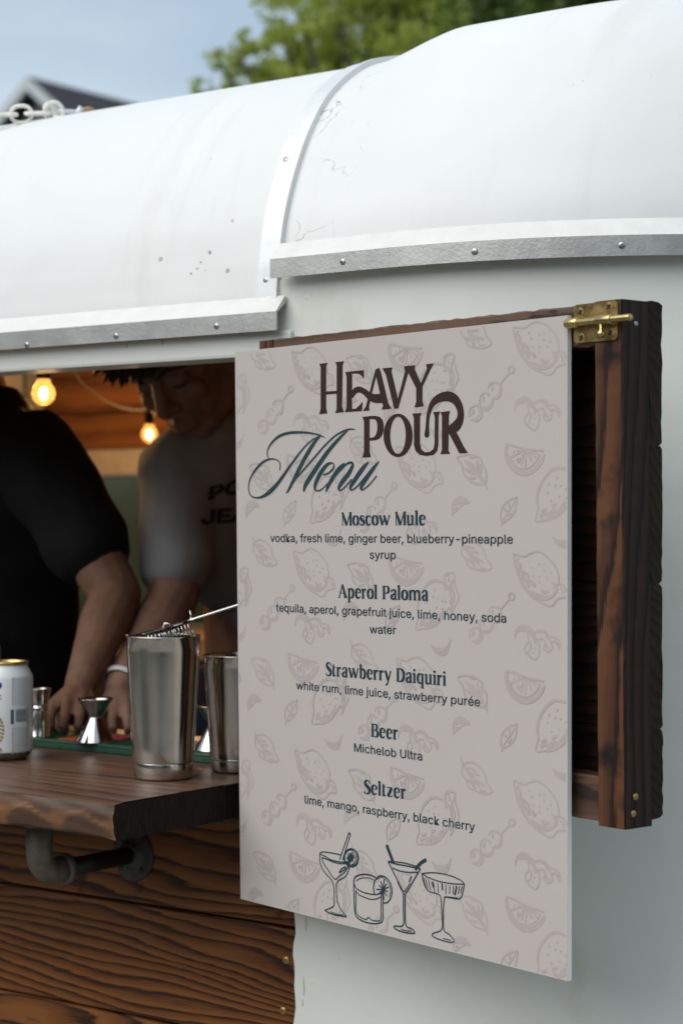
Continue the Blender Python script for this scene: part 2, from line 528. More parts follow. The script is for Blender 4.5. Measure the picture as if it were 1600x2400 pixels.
# ------------------------------------------------------------------ the trailer
WY = 1.76                          # plane of the trailer's side
XJ = x_at(690)                     # where the timber cladding stops and the white skin starts
XB0, XB1 = x_at(604), x_at(655)    # aluminium band
XRE = x_at(672)                    # end of the low rail
XR0 = x_at(658)                    # start of the high rail
XC, RC = -1.22, 0.55               # rounded corner of the body
XL = -3.6                          # far end (left of the picture)
H = lambda h: CAMZ + h

trailer = thing('camper_trailer', 'white painted vintage camper trailer with rounded roof and open serving hatch', 'trailer', (-2.1, WY + 0.95, 0))
def tpart(o):
    return rebase(o, trailer)

PROF = catmull([(0.0, 0.238), (0.003, 0.268), (0.007, 0.300), (0.017, 0.3475), (0.039, 0.404), (0.067, 0.454), (0.108, 0.502), (0.177, 0.546),
                (0.26, 0.569), (0.36, 0.586), (0.50, 0.597), (0.72, 0.604), (0.95, 0.606)], 5)
def prof_h(t):
    for (a, b), (c, d) in zip(PROF, PROF[1:]):
        if a <= t <= c:
            return b + (d - b) * (t - a) / max(c - a, 1e-9)
    return PROF[-1][1]
W2 = 1.90                          # body width
full = [(t, h) for t, h in PROF] + [(W2 - t, h) for t, h in reversed(PROF[:-1])]
# straight roof
mb = MB()
xs = [XL + (XB0 + 0.006 - XL) * i / 40 for i in range(41)]
mb.grid([[(x, WY + t, H(h)) for t, h in full] for x in xs])
tpart(mb.build('roof', M_SHELL))

# plan of the rounded nose: points with inward normals
plan = []
for i in range(13):
    x = XB1 - 0.006 + (XC - XB1 + 0.006) * i / 12
    plan.append((Vector((x, WY, 0)), Vector((0, 1, 0)), x - XB1))
for i in range(1, 57):
    a = (math.pi / 2) * i / 56
    c = Vector((XC, WY + RC, 0))
    d = Vector((math.sin(a), -math.cos(a), 0))
    plan.append((c + d * RC, -d, XC - XB1 + a * RC))
s0 = plan[-1][2]
for i in range(1, 9):
    y = WY + RC + (W2 - 2 * RC) * i / 8
    plan.append((Vector((XC + RC, y, 0)), Vector((-1, 0, 0)), s0 + y - WY - RC))
s1 = plan[-1][2]
for i in range(1, 25):
    a = (math.pi / 2) * i / 24
    c = Vector((XC, WY + W2 - RC, 0))
    d = Vector((math.cos(a), math.sin(a), 0))
    plan.append((c + d * RC, -d, s1 + a * RC))
plan.append((Vector((XB1, WY + W2, 0)), Vector((0, -1, 0)), s1 + 1.2))
def bulge(s, t):
    return (0.027 + 0.016 * smoothstep(0.15, 0.6, s)) * smoothstep(0.0, 0.13, s) * smoothstep(0.02, 0.20, t) * (1 if s < 2.2 else 1 - smoothstep(2.2, 2.9, s))
PR = [(0.002, 0.27)] + [q for q in PROF if q[1] > 0.28 and q[0] <= 0.5]
rows = []
for p_, n_, s in plan:
    rows.append([tuple(p_ + n_ * t + Vector((0, 0, H(h + bulge(s, t))))) for t, h in PR])
mb = MB(); mb.grid(rows)
top = [r[-1] for r in rows]
mb.add(top, [tuple(range(len(top)))], True)
tpart(mb.build('nose_roof', M_SHELL))

# side skin right of the hatch with a ragged cut edge, carried round the nose
mb = MB()
zs = [0.30, 0.5] + [0.55 + i * 0.012 for i in range(85)]
zs = [z for z in zs if z < H(0.272)] + [H(0.285)]
wob = [0.0012 * math.sin(z * 61) + 0.0012 * math.sin(z * 147 + 1) + rnd.uniform(-0.0010, 0.0010) for z in zs]
cols = []
for k in range(-1, len(plan)):
    if k == -1:
        cols.append([(XJ + (wob[i] if z < 1.1 else 0), WY, z) for i, z in enumerate(zs)])
        cols.append([(XJ + 0.012, WY, z) for z in zs])
    else:
        if plan[k][0].x <= XJ + 0.02 and plan[k][0].y < WY + 0.1:
            continue
        cols.append([(plan[k][0].x, plan[k][0].y, z) for z in zs])
mb.grid(cols)
tpart(mb.build('side_skin', M_WALL))
# patch of skin above the low rail's end, beside the band
mb = MB(); mb.grid([[(x, WY + 0.0005, z) for z in (H(0.20), H(0.235), H(0.27))] for x in (XRE - 0.03, XRE + 0.004, XJ + 0.004)])
tpart(mb.build('skin_patch', M_WALL))

# aluminium strap over the seam (flat strip with a raised fold along its right side)
bandp = [(-0.001, 0.0), (0.0, 0.0035), (0.021, 0.0035), (0.0235, 0.0065), (0.0305, 0.0065), (0.0315, 0.0)]
mb = MB()
fp = [q for q in full if q[0] <= 1.2]
rows = []
for i, (t, h) in enumerate(fp):
    a, b = fp[max(i - 1, 0)], fp[min(i + 1, len(fp) - 1)]
    tx, tz = b[0] - a[0], b[1] - a[1]
    L_ = math.hypot(tx, tz); nx, nz = -tz / L_, tx / L_
    rows.append([(XB0 + u, WY + t + nx * o, H(h) + nz * o) for u, o in bandp])
mb.grid(rows, smooth=False)
band = tpart(mb.build('aluminium_strap', M_ALUP))

def screw_mesh(name, r, mat, recess='dot'):
    mb = MB()
    mb.lathe([(r, 0), (r * 0.96, r * 0.22), (r * 0.75, r * 0.42), (r * 0.4, r * 0.52), (0.001, r * 0.54)], seg=14)
    me = mb.mesh(name, mat)
    return me
SCR = screw_mesh('screw', 0.0038, M_SCREW)
BSCR = screw_mesh('screw', 0.0052, M_BRASSSCREW)
mb = MB(); mb.lathe([(0.0014, 0), (0.0012, 0.0004), (0.0001, 0.0005)], seg=10)
DOT = mb.mesh('recess', M_DARKHOLE)
def put_screw(me, pos, nrm, parent, world=True, dot=True, sc=1.0):
    o = bpy.data.objects.new('screw', me)
    COL.objects.link(o)
    o.rotation_euler = Vector((0, 0, 1)).rotation_difference(Vector(nrm)).to_euler()
    o.scale = (sc, sc, sc * 0.7)
    o.location = pos
    o.parent = parent
    if world:
        o.matrix_parent_inverse = parent.matrix_world.inverted() if parent.parent is None else (parent.parent.matrix_world @ parent.matrix_parent_inverse).inverted()
    return o
bpy.context.view_layer.update()
for px, py in ((673, 376), (627, 657)):
    rr = ray(px, py)
    best = min(fp[:40], key=lambda q: abs((at(px, py, (WY + q[0]) / rr.y)).z - H(q[1])))
    i = fp.index(best); a, b = fp[max(i - 1, 0)], fp[i + 1]
    nv = Vector((0, -(b[1] - a[1]), b[0] - a[0])).normalized()
    put_screw(SCR, on_y(px, py, WY + best[0]) + nv * 0.003, nv, band)

# plugged screw holes and dings in the paint of the straight roof
M_PLUG = plain('old_filler', (0.52, 0.52, 0.49), 0.7, 0, 0.3, 300)
for px, py, r0_ in ((376, 606, 0.0019), (491, 590, 0.0013), (533, 633, 0.0017), (545, 517, 0.0015), (447, 640, 0.0008), (462, 628, 0.0007), (470, 614, 0.0008), (482, 633, 0.0006)):
    rr = ray(px, py)
    best = min(fp[:40], key=lambda q: abs((at(px, py, (WY + q[0]) / rr.y)).z - H(q[1])))
    i = fp.index(best); a, b = fp[max(i - 1, 0)], fp[i + 1]
    nv = Vector((0, -(b[1] - a[1]), b[0] - a[0])).normalized()
    mb = MB(); mb.lathe([(r0_ * 1.7, -0.0004), (r0_ * 1.2, 0.0006), (r0_, 0.0005), (r0_ * 0.6, -0.0001), (0.0001, -0.0002)], c=on_y(px, py, WY + best[0]) + nv * 0.0002, axis=nv, seg=12)
    tpart(mb.build('plugged_hole', M_PLUG))

# drip rails: folded angle, sloping flange over an upright face
railp = [(0.003, 0.0045), (0.020, -0.0150), (0.020, -0.0365), (0.0175, -0.0365), (0.0175, -0.0162), (0.002, -0.0035)]
mb = MB()
mb.prism(railp, lambda t, q: (t, WY - q[0], H(0.2475 + q[1])), [XL, -2.6, -2.0, -1.7, XRE])
rail_low = tpart(mb.build('drip_rail', [M_ALU, M_FLANGE]))
mb = MB()
pl2 = [q for q in plan if q[0].y < WY + 0.9]
pts = [(Vector((XR0, WY, 0)), Vector((0, 1, 0)))] + [(q[0], q[1]) for q in pl2 if q[0].x > XR0 + 0.01]
mb.prism(railp, lambda t, q: tuple(pts[t][0] - pts[t][1] * q[0] + Vector((0, 0, H(0.3065 + q[1])))), list(range(len(pts))))
rail_high = tpart(mb.build('drip_rail', [M_ALU, M_FLANGE]))
for ob_ in (rail_low, rail_high):
    for i_, f_ in enumerate(ob_.data.polygons):
        if i_ < len(ob_.data.polygons) - 2 and i_ % 6 == 0: f_.material_index = 1
bpy.context.view_layer.update()
for px, py in ((63, 808), (272, 787), (507, 764)):
    put_screw(SCR, on_y(px, py, WY - 0.020), (0, -1, 0), rail_low)
for px, py in ((803, 613), (1112, 589), (1457, 574)):
    # the face that the ray meets on the curved rail
    best = None
    for i in range(len(pts) - 1):
        a = pts[i][0] - pts[i][1] * 0.020; b = pts[i + 1][0] - pts[i + 1][1] * 0.020
        r0 = ray(px, py)
        dx, dy = b.x - a.x, b.y - a.y
        den = r0.x * dy - r0.y * dx
        if abs(den) < 1e-9: continue
        Z = (a.x * dy - a.y * dx) / den
        q = at(px, py, Z)
        u = ((q.x - a.x) * dx + (q.y - a.y) * dy) / (dx * dx + dy * dy)
        if -0.01 <= u <= 1.01:
            best = (q, -(pts[i][1]))
    if best:
        put_screw(SCR, best[0], best[1], rail_high)

# header under the low rail
mb = MB(); mb.box(XL, XJ - 0.001, WY - 0.006, WY + 0.045, H(0.184), H(0.2125), 0.004)
tpart(mb.build('hatch_header', M_HEADER))

# cladding under the counter: separate boards with rounded edges
ptop = [0.325, 0.4655, 0.6015, 0.7395, 0.8775, 1.0155, 1.15]
for i in range(len(ptop) - 1):
    z1, z0 = H(-ptop[i]) - 0.0015, H(-ptop[i + 1]) + 0.0015
    mb = MB(); mb.box(XL, XJ + 0.006, WY + 0.003, WY + 0.022, z0, z1, 0.0035)
    pk = tpart(mb.build('plank', M_PLANK))
    bpy.context.view_layer.update()
    for px, py in ((670, 2251), (663, 2370)):
        q = on_y(px, py, WY + 0.003)
        if z0 < q.z < z1:
            put_screw(BSCR, q, (0, -1, 0), pk, sc=0.9)
mb = MB(); mb.box(XL, XJ + 0.004, WY + 0.024, WY + 0.05, 0.3, H(-0.345))
tpart(mb.build('wall_backing', M_CHARX))
mb = MB(); mb.box(XJ + 0.002, XJ + 0.05, WY + 0.003, WY + 0.06, H(-0.32), H(0.27))
tpart(mb.build('hatch_jamb', M_CHAR))
# floor, far wall and inner lining
mb = MB(); mb.box(XL, XC + RC - 0.03, WY + 0.05, WY + W2 - 0.02, 0.30, 0.34)
tpart(mb.build('floor', plain('lino', (0.12, 0.11, 0.10), 0.6)))
M_CEIL = wood('ceiling_boards', [(0.34, 0.13, 0.045), (0.22, 0.08, 0.03), (0.44, 0.18, 0.06)], 'X', 20, 3.0, rough=0.45, wander=1.8)
BY = WY + W2 - 0.06                # inner face of the far wall
inner = []
for t, h in full:
    inner.append((t, h))
# boards lining the curved ceiling and the top of the far wall, one by one
path = [(BY, H(0.168 + 0.001))] + [(WY + t - (0.05 if t > 0.95 else -0.05), H(h) - 0.03) for t, h in reversed(full) if t > 0.05 and t < W2 - 0.02 and h > 0.30]
path = [path[0], (BY, H(0.255)), (BY - 0.012, H(0.34))] + [q for q in path[1:] if q[1] > H(0.40)]
# resample by length into board widths
acc, segs = 0.0, []
cur = [path[0]]
dense = []
for a, b in zip(path, path[1:]):
    k = max(1, int(math.hypot(b[0] - a[0], b[1] - a[1]) / 0.006))
    dense += [(a[0] + (b[0] - a[0]) * i / k, a[1] + (b[1] - a[1]) * i / k) for i in range(k)]
dense.append(path[-1])
board, length = [dense[0]], 0.0
boards_ = []
for a, b in zip(dense, dense[1:]):
    length += math.hypot(b[0] - a[0], b[1] - a[1])
    board.append(b)
    if length > 0.088:
        boards_.append((board[0], board[len(board) // 2], board[-1]))
        board, length = [b], 0.0
for (y0, z0), (ym, zm), (y1, z1) in boards_:
    d = Vector((0, y1 - y0, z1 - z0)); L_ = d.length; d.normalize()
    nrm = Vector((0, d.z, -d.y))
    if nrm.dot(Vector((0, 2.7 - ym, 1.5 - zm))) < 0: nrm = -nrm
    a = Vector((0, y0, z0)) + d * 0.002; b = Vector((0, y1, z1)) - d * 0.002
    prof = [a, a + nrm * 0.006 + d * 0.002, b + nrm * 0.006 - d * 0.002, b]
    mb = MB()
    mb.prism([(q.y, q.z) for q in prof], lambda t, q: (t, q[0], q[1]), [XL, XC + 0.25])
    tpart(mb.build('ceiling_board', M_CEIL))
# far wall: white rail over a wide window, panel below; white locker at the far left
M_CREAM = plain('cream_paint', (0.80, 0.77, 0.72), 0.5)
mb = MB(); mb.box(XL, XC + 0.4, BY - 0.02, BY + 0.04, H(0.105), H(0.168), 0.004)
wr = tpart(mb.build('window_rail', M_CREAM))
mb = MB(); mb.box(XL, XC + 0.4, BY - 0.004, BY + 0.04, H(-0.62), H(-0.26))
tpart(mb.build('far_wall_panel', plain('brown_panel', (0.20, 0.14, 0.09), 0.6)))
mb = MB(); mb.box(XL, XC + 0.4, BY - 0.30, BY - 0.006, H(-0.315), H(-0.265), 0.004)
tpart(mb.build('far_counter', plain('tan_laminate', (0.36, 0.26, 0.17), 0.4)))
mb = MB(); mb.box(XL, XC + 0.4, BY - 0.28, BY - 0.26, 0.34, H(-0.318))
tpart(mb.build('far_cabinet', plain('dark_cabinet', (0.05, 0.03, 0.02), 0.5)))
mg, n, l, p = newmat('window_glass')
p.inputs['Transmission Weight'].default_value = 1.0; p.inputs['Roughness'].default_value = 0.25
p.inputs['Base Color'].default_value = (0.22, 0.205, 0.155, 1); p.inputs['IOR'].default_value = 1.3
for i in range(4):
    x0 = XL + 0.05 + i * 0.62
    mb = MB(); mb.box(x0, x0 + 0.58, BY + 0.012, BY + 0.016, H(-0.255), H(0.104))
    tpart(mb.build('window_pane', mg))
    mb = MB(); mb.box(x0 + 0.582, x0 + 0.618, BY - 0.006, BY + 0.03, H(-0.258), H(0.103), 0.003)
    tpart(mb.build('window_post', M_CREAM))
xl = on_y(104, 930, BY - 0.02).x
mb = MB(); mb.box(XL + 0.02, xl, BY - 0.05, BY - 0.021, H(0.10), H(0.44), 0.006)
tpart(mb.build('wall_locker', plain('pale_laminate', (0.52, 0.54, 0.50), 0.5)))
# end walls
mb = MB()
mb.add([(XL + 0.001, WY + t, H(h) - 0.004) for t, h in full] + [(XL + 0.001, WY + W2, 0.3), (XL + 0.001, WY, 0.3)], [tuple(range(len(full) + 2))])
tpart(mb.build('end_wall', M_WALL))
mb = MB(); mb.box(XL, XC, WY + W2 - 0.004, WY + W2, 0.3, H(-0.262)); mb.box(XL, XC, WY + W2 - 0.004, WY + W2, H(0.106), H(0.27))
tpart(mb.build('far_skin', M_WALL))
# old sealant runs on the white skin beside the cladding
py_ok = lambda y: y > 1000
M_SEAL = plain('yellowed_sealant', (0.60, 0.51, 0.32), 0.6, 0, 0.25, 200)
for px, y0_, y1_ in ((711, 2290, 2335), (716, 2150, 2185), (708, 2342, 2360), (379, 795, 812), (640, 768, 778), (296, 806, 816)):
    yy = WY - 0.0004 if py_ok(y0_) else WY - 0.0064
    a = on_y(px, y0_, yy); b = on_y(px + 1, y1_, yy)
    mb = MB(); mb.tube([a, a.lerp(b, 0.5) + Vector((0.0006, 0, 0)), b], [0.0005, 0.0009, 0.0003], 6, flat=0.5)
    tpart(mb.build('sealant_run', M_SEAL))


# ------------------------------------------------------------------ menu board: measured corners, slightly twisted sheet
ZR, ZLT, ZLB = 1.80, 2.185, 2.196
B_TL, B_BL = at(550.5, 824.6, ZLT), at(563.5, 2107.6, ZLB)
B_TR, B_BR = at(1329.5, 738.5, ZR), at(1330.0, 2301.0, ZR)
e2 = Vector((B_TR.x - B_TL.x, B_TR.y - B_TL.y, 0)); BW = e2.length; e2.normalize()
n2 = Vector((e2.y, -e2.x, 0))      # towards the viewer
ORG = Vector((B_TL.x, B_TL.y, 0))
def bpt(s, t, o=0.0):
    a = B_TL.lerp(B_TR, s); b = B_BL.lerp(B_BR, s)
    return a.lerp(b, t) + n2 * o
# homography from photograph pixels to the sheet (s, t)
def homog(src, dst):
    A, B = [], []
    for (x, y), (u, v) in zip(src, dst):
        A.append([x, y, 1, 0, 0, 0, -u * x, -u * y]); B.append(u)
        A.append([0, 0, 0, x, y, 1, -v * x, -v * y]); B.append(v)
    h = np.linalg.solve(np.array(A, float), np.array(B, float))
    return np.append(h, 1).reshape(3, 3)
HM = homog([(550.5, 824.6), (1329.5, 738.5), (1330, 2301), (563.5, 2107.6)], [(0, 0), (1, 0), (1, 1), (0, 1)])
def uv(px, py):
    q = HM @ np.array([px, py, 1.0])
    return (q[0] / q[2], q[1] / q[2])
HBOARD = (B_TR - B_BR).length
HI = np.linalg.inv(HM)
def vu(s, t):
    q = HI @ np.array([s, t, 1.0]); return (q[0] / q[2], q[1] / q[2])

board = thing('menu_board', 'tall cream printed cocktail menu board hung on the open wooden shutter', 'menu board', (ORG.x, ORG.y, B_BL.z))
m, n, l, p = newmat('printed_sheet')
nn = noise_node(n, l, 2.2, 3)
r_ = ramp(n, l, nn.outputs['Fac'], [(0.3, (0.515, 0.465, 0.440)), (0.7, (0.53, 0.482, 0.456))])
l.new(r_.outputs['Color'], p.inputs['Base Color']); p.inputs['Roughness'].default_value = 0.32
p.inputs['Specular IOR Level'].default_value = 0.4
nb = noise_node(n, l, 900, 2); bumpit(n, l, p, nb.outputs['Fac'], 0.12, 0.0004)
M_SHEET = m
M_CORE = plain('white_foam_core', (0.88, 0.89, 0.88), 0.6, 0, 0.03)
TH_B = 0.0052
mb = MB()
N = 12
front = [[bpt(i / N, k / N) for k in range(N + 1)] for i in range(N + 1)]
mb.grid([[tuple(q) for q in r] for r in front], smooth=True)
rebase(mb.build('printed_face', M_SHEET, fix=False), board)
mb = MB()
for o_ in (-0.0003, -TH_B):
    mb.grid([[tuple(bpt(i / N, k / N, o_)) for k in range(N + 1)] for i in range(N + 1)], smooth=False)
edge = [(i / N, 0) for i in range(N)] + [(1, i / N) for i in range(N)] + [(1 - i / N, 1) for i in range(N)] + [(0, 1 - i / N) for i in range(N)]
mb.grid([[tuple(bpt(s_, t_, o_)) for s_, t_ in edge] for o_ in (-0.0003, -TH_B)], smooth=False, closed_u=True)
rebase(mb.build('foam_core', M_CORE), board)

# ---- print
class Print:
    """flat ink on the sheet; ink given in sheet coordinates (s, t)"""
    def __init__(self, base):
        self.mb = MB(); self.o = base; self.k = 0
    def off(self):
        self.k += 1
        return self.o + (self.k % 40) * 0.000005
    def poly(self, loops):
        o = self.off()
        flat = [q for lp in loops for q in lp]
        if any(s < -0.02 or s > 1.02 for s, t in flat): return
        tris = tessellate_polygon([[Vector((s * BW, -t * HBOARD, 0)) for s, t in lp] for lp in loops])
        self.mb.add([tuple(bpt(s, t, o)) for s, t in flat], tris)
    def ribbon(self, pts):
        """pts: (s, t, width in metres)"""
        o = self.off()
        P = [Vector((s * BW, -t * HBOARD)) for s, t, w_ in pts]
        L, Rr = [], []
        for i in range(len(P)):
            d = P[min(i + 1, len(P) - 1)] - P[max(i - 1, 0)]
            if d.length < 1e-9: d = Vector((1, 0))
            d.normalize(); nn_ = Vector((-d.y, d.x))
            hw = pts[i][2] / 2
            L.append(P[i] + nn_ * hw); Rr.append(P[i] - nn_ * hw)
        vs, fs = [], []
        def ok(q): return 0.0005 <= q.x <= BW - 0.0005 and 0.0005 <= -q.y <= HBOARD - 0.0005
        for i in range(len(P) - 1):
            quad = [L[i], L[i + 1], Rr[i + 1], Rr[i]]
            if not all(ok(q) for q in quad): continue
            b = len(vs)
            vs += [tuple(bpt(q.x / BW, -q.y / HBOARD, o)) for q in quad]
            fs.append((b, b + 1, b + 2, b + 3))
        if fs: self.mb.add(vs, fs)
    def build(self, name, mat, label=None):
        ob = rebase(self.mb.build(name, mat, fix=False), board)
        if label: ob['label'] = label
        return ob
def ink(name, col, rough=0.35):
    return plain(name, col, rough, 0, 0.04, 60)
INK_BROWN = ink('ink_brown', (0.036, 0.017, 0.014))
INK_TEAL = ink('ink_teal', (0.022, 0.055, 0.066))
INK_DARK = ink('ink_dark_teal', (0.014, 0.042, 0.054))
INK_PALE = ink('ink_pale_mauve', (0.450, 0.397, 0.384), 0.38)

PXM = BW / 779.0                   # metres of sheet per photograph pixel, across
def px_stroke(pr, pts, ox, oy, sc, wdef=None, smooth=4, wsc=1.35, closed=False, shift=(0, 0)):
    full_ = [(q[0], q[1], (q[2] if len(q) > 2 else wdef)) for q in pts]
    if smooth and len(full_) > 2:
        full_ = catmull(full_, smooth, closed)
        if closed: full_.append(full_[0])
    res = []
    for x, y, w_ in full_:
        s, t = uv(ox + x * sc, oy + y * sc)
        res.append((s + shift[0], t + shift[1], w_ * sc * PXM * wsc * 0.78))
    pr.ribbon(res)
def px_poly(pr, pts, ox, oy, sc, smooth=0, holes=()):
    f = lambda ps: [uv(ox + x * sc, oy + y * sc) for x, y in (catmull(ps, smooth, True) if smooth else ps)]
    pr.poly([f(pts)] + [f(h_) for h_ in holes])

# ---- faint fruit pattern, a half-drop repeat
A_tip = uv(1201, 765.5); A_low = uv(1202, 1835); A_left = uv(683, 823)
DV = (A_low[1] - A_tip[1]) / 2
DU = A_tip[0] - A_left[0]
SH = (A_tip[1] - A_left[1]) / DU
pat = Print(0.0001)
C1 = (1150, 740, 0.2125); C2 = (700, 1830, 0.2742); C3 = (900, 750, 0.2083); C4 = (1050, 1780, 0.2254); C5 = (550, 1560, 0.2551)
motifs = []
def mot(c, w_, *strokes): motifs.append((c, w_, strokes))
mot(C1, 13, [(240, 120), (300, 132), (375, 132), (430, 90), (510, 62), (590, 90), (670, 160), (720, 230), (745, 320), (745, 390)],
    [(240, 120, 16), (262, 230, 18), (300, 360, 26), (350, 460, 24), (410, 530, 18)],
    [(405, 545), (470, 592), (560, 632), (630, 660), (685, 640), (720, 580), (780, 548), (835, 532), (828, 470), (808, 418), (768, 400), (700, 412), (668, 390)],
    [(430, 520, 18), (500, 560, 34), (580, 578, 34), (650, 560, 24), (700, 510, 22), (718, 455, 30), (690, 425, 34)],
    [(300, 160, 10), (285, 200, 16), (320, 240, 20), (310, 290, 24), (345, 330, 26), (350, 380, 26), (395, 420, 28), (420, 470, 24)],
    [(330, 300, 12), (400, 345, 24), (420, 400, 20), (480, 440, 26), (470, 470, 14)], [(560, 480, 24), (580, 520, 26), (640, 500, 18)],
    [(760, 440, 10), (790, 470, 14), (800, 510, 10)],
    *[[(x, y, 12), (x + 4, y + 22, 12)] for x, y in ((415, 180), (530, 195), (580, 185), (578, 255), (655, 278), (460, 338), (530, 338), (530, 392), (620, 335), (440, 245))])
mot(C1, 12, [(265, 1080, 12), (262, 1030, 16), (290, 970, 36), (345, 945, 46), (400, 945, 46), (445, 985, 44), (480, 1040, 26), (510, 1060, 16)],
    [(470, 980), (530, 952, 20), (600, 962, 28), (640, 1000), (700, 1005), (745, 1040, 24), (757, 1085, 22), (745, 1135, 12)],
    [(400, 1000), (412, 1080), (380, 1130), (370, 1190, 16), (400, 1230, 20), (475, 1285), (520, 1230), (532, 1130), (512, 1050)],
    [(412, 1080), (437, 1110), (425, 1180), (395, 1212)], [(530, 1050), (572, 1038), (592, 1080), (580, 1140), (620, 1176), (665, 1150), (672, 1090), (640, 1040), (600, 1000)],
    [(600, 1080, 14), (610, 1120, 18), (640, 1140, 10)], [(670, 1060), (710, 1050), (738, 1095)], [(480, 1060, 22), (485, 1100, 14)], [(475, 1140, 14), (478, 1160, 12)], [(455, 1200, 12), (462, 1220, 10)])
mot(C1, 14, [(172, 1440, 22), (165, 1510, 34), (182, 1600, 38), (226, 1685, 42), (295, 1740, 42), (370, 1760, 40), (450, 1735, 36), (515, 1680, 36), (563, 1610, 32), (590, 1550, 14)],
    [(170, 1440), (260, 1458), (380, 1490), (480, 1502), (582, 1512)], [(205, 1570, 8), (245, 1640, 8), (310, 1700, 8), (400, 1705, 8), (480, 1650, 8), (540, 1560, 8)],
    [(380, 1490), (210, 1588)], [(385, 1500, 8), (290, 1650, 14)], [(350, 1560, 22), (330, 1670, 16)], [(390, 1500, 10), (375, 1690, 16)], [(400, 1500, 22), (445, 1625, 14)], [(415, 1500, 14), (510, 1600, 10)], [(430, 1502, 8), (540, 1560, 10)],
    [(250, 1510, 14), (255, 1530, 14)], [(295, 1500, 14), (300, 1520, 14)], [(240, 1550, 12), (250, 1560, 12)], [(300, 1590, 14), (280, 1620, 12)])
mot(C2, 10, [(1030, 450, 10), (1020, 380, 16), (1040, 280, 18), (1100, 190, 18), (1160, 160, 16), (1235, 182, 12), (1258, 190)],
    [(1258, 235, 20), (1252, 130, 16), (1300, 112, 12), (1335, 130), (1335, 190), (1360, 280), (1372, 335), (1340, 400), (1305, 470, 12), (1290, 480)],
    [(1335, 160), (1308, 220, 16), (1332, 300, 14), (1318, 380, 18), (1295, 440, 14)], [(1250, 225, 30), (1290, 240, 22), (1305, 310, 14), (1300, 380, 12)],
    [(1030, 450), (1008, 547), (1060, 553), (1133, 547, 18), (1200, 512, 20), (1247, 455, 18), (1290, 400, 12)],
    [(1040, 520, 22), (1080, 500, 20), (1110, 525, 26), (1140, 490, 22), (1180, 505, 20), (1210, 460, 18), (1240, 430, 14)],
    [(1050, 480, 14), (1090, 465, 16)], [(1130, 455, 16), (1165, 440, 14)], [(1280, 130, 8), (1290, 190, 10)],
    *[[(x, y, 14), (x + 5, y + 14, 14)] for x, y in ((1105, 265), (1165, 230), (1190, 300), (1150, 290), (1095, 330), (1230, 330), (1255, 340), (1180, 380), (1120, 400), (1230, 400))])
mot(C3, 15, [(820, 1560), (900, 1535), (1000, 1542), (1080, 1582), (1103, 1650), (1140, 1720), (1145, 1800), (1132, 1862), (1030, 1865), (945, 1815), (890, 1740), (872, 1650), (832, 1600), (820, 1560)],
    [(1090, 1780, 16), (1130, 1860, 20), (1155, 1925, 10)], [(900, 1600, 10), (960, 1660, 24), (1030, 1720, 40), (1100, 1820, 24)], [(920, 1620, 16), (990, 1650, 22), (1020, 1690, 14)], [(900, 1690, 12), (970, 1730, 26), (1040, 1745, 16)],
    [(1040, 1600, 14), (1050, 1680, 22), (1060, 1740, 12)], [(1080, 1640, 12), (1090, 1740, 20)], [(960, 1560, 16), (1020, 1560, 20)], [(960, 1800, 14), (1030, 1800, 20)])
mot(C4, 13, [(150, 80), (200, 60), (262, 62), (330, 110), (385, 190), (400, 262), (460, 360), (382, 385), (300, 360), (222, 320), (182, 230), (145, 180), (150, 80)],
    [(130, 0, 8), (155, 70, 16)], [(160, 90, 16), (240, 200, 32), (330, 310, 14)], [(200, 110, 14), (280, 140, 16)], [(240, 170, 12), (320, 190, 18)], [(290, 240, 18), (350, 280, 14), (380, 300, 10)], [(200, 240, 14), (250, 270, 24), (280, 330, 18)], [(330, 350, 22), (400, 365, 14)])
mot(C3, 14, [(770, 2240, 8), (765, 2130, 16), (792, 2060, 20), (850, 2030, 30), (910, 2045, 26), (960, 2085, 8)], [(955, 2085, 8), (890, 2095, 14), (840, 2140), (800, 2180), (770, 2195)], [(790, 2090, 30), (850, 2065, 34), (910, 2062, 20)], [(785, 2150, 14), (820, 2130, 16)])
mot(C5, 11, [(830, 690), (862, 722), (920, 730), (968, 705), (987, 655, 6)], [(830, 690), (860, 750, 16), (920, 783, 16), (958, 765), (975, 700)], [(860, 735, 16), (920, 752, 20), (955, 735, 12)])
mot(C1, 14, [(285, 2025), (200, 2062), (130, 2130), (105, 2210), (117, 2308), (182, 2280), (242, 2220), (270, 2150), (285, 2025)], [(150, 2260, 10), (130, 2300, 12), (110, 2352, 8)], [(270, 2060, 8), (180, 2200, 14), (140, 2270, 10)],
    [(140, 2150, 20), (170, 2180, 14)], [(190, 2080, 24), (205, 2150, 12)], [(240, 2110, 14), (200, 2170, 14)], [(180, 2230, 24), (230, 2200, 12)])
mot(C4, 14, [(640, 690), (632, 665), (650, 650), (680, 655), (690, 685, 20), (672, 715, 18), (645, 712, 12), (640, 690)], [(640, 712, 10), (550, 800, 14)],
    [(425, 820), (440, 775), (490, 770), (545, 800, 18), (552, 860, 24), (530, 925, 28), (480, 925, 20)], [(335, 930), (350, 865), (400, 852), (440, 890, 20)], [(335, 930), (350, 990), (400, 1020, 24), (455, 995, 28), (470, 930, 16)],
    [(232, 1055), (235, 985), (275, 955), (325, 970, 16), (345, 1020, 34), (345, 1070, 40), (310, 1105, 30), (250, 1090, 12)], [(455, 820, 34), (475, 822, 34)], [(365, 905, 36), (385, 915, 36)], [(255, 1010, 34), (280, 1020, 34)])
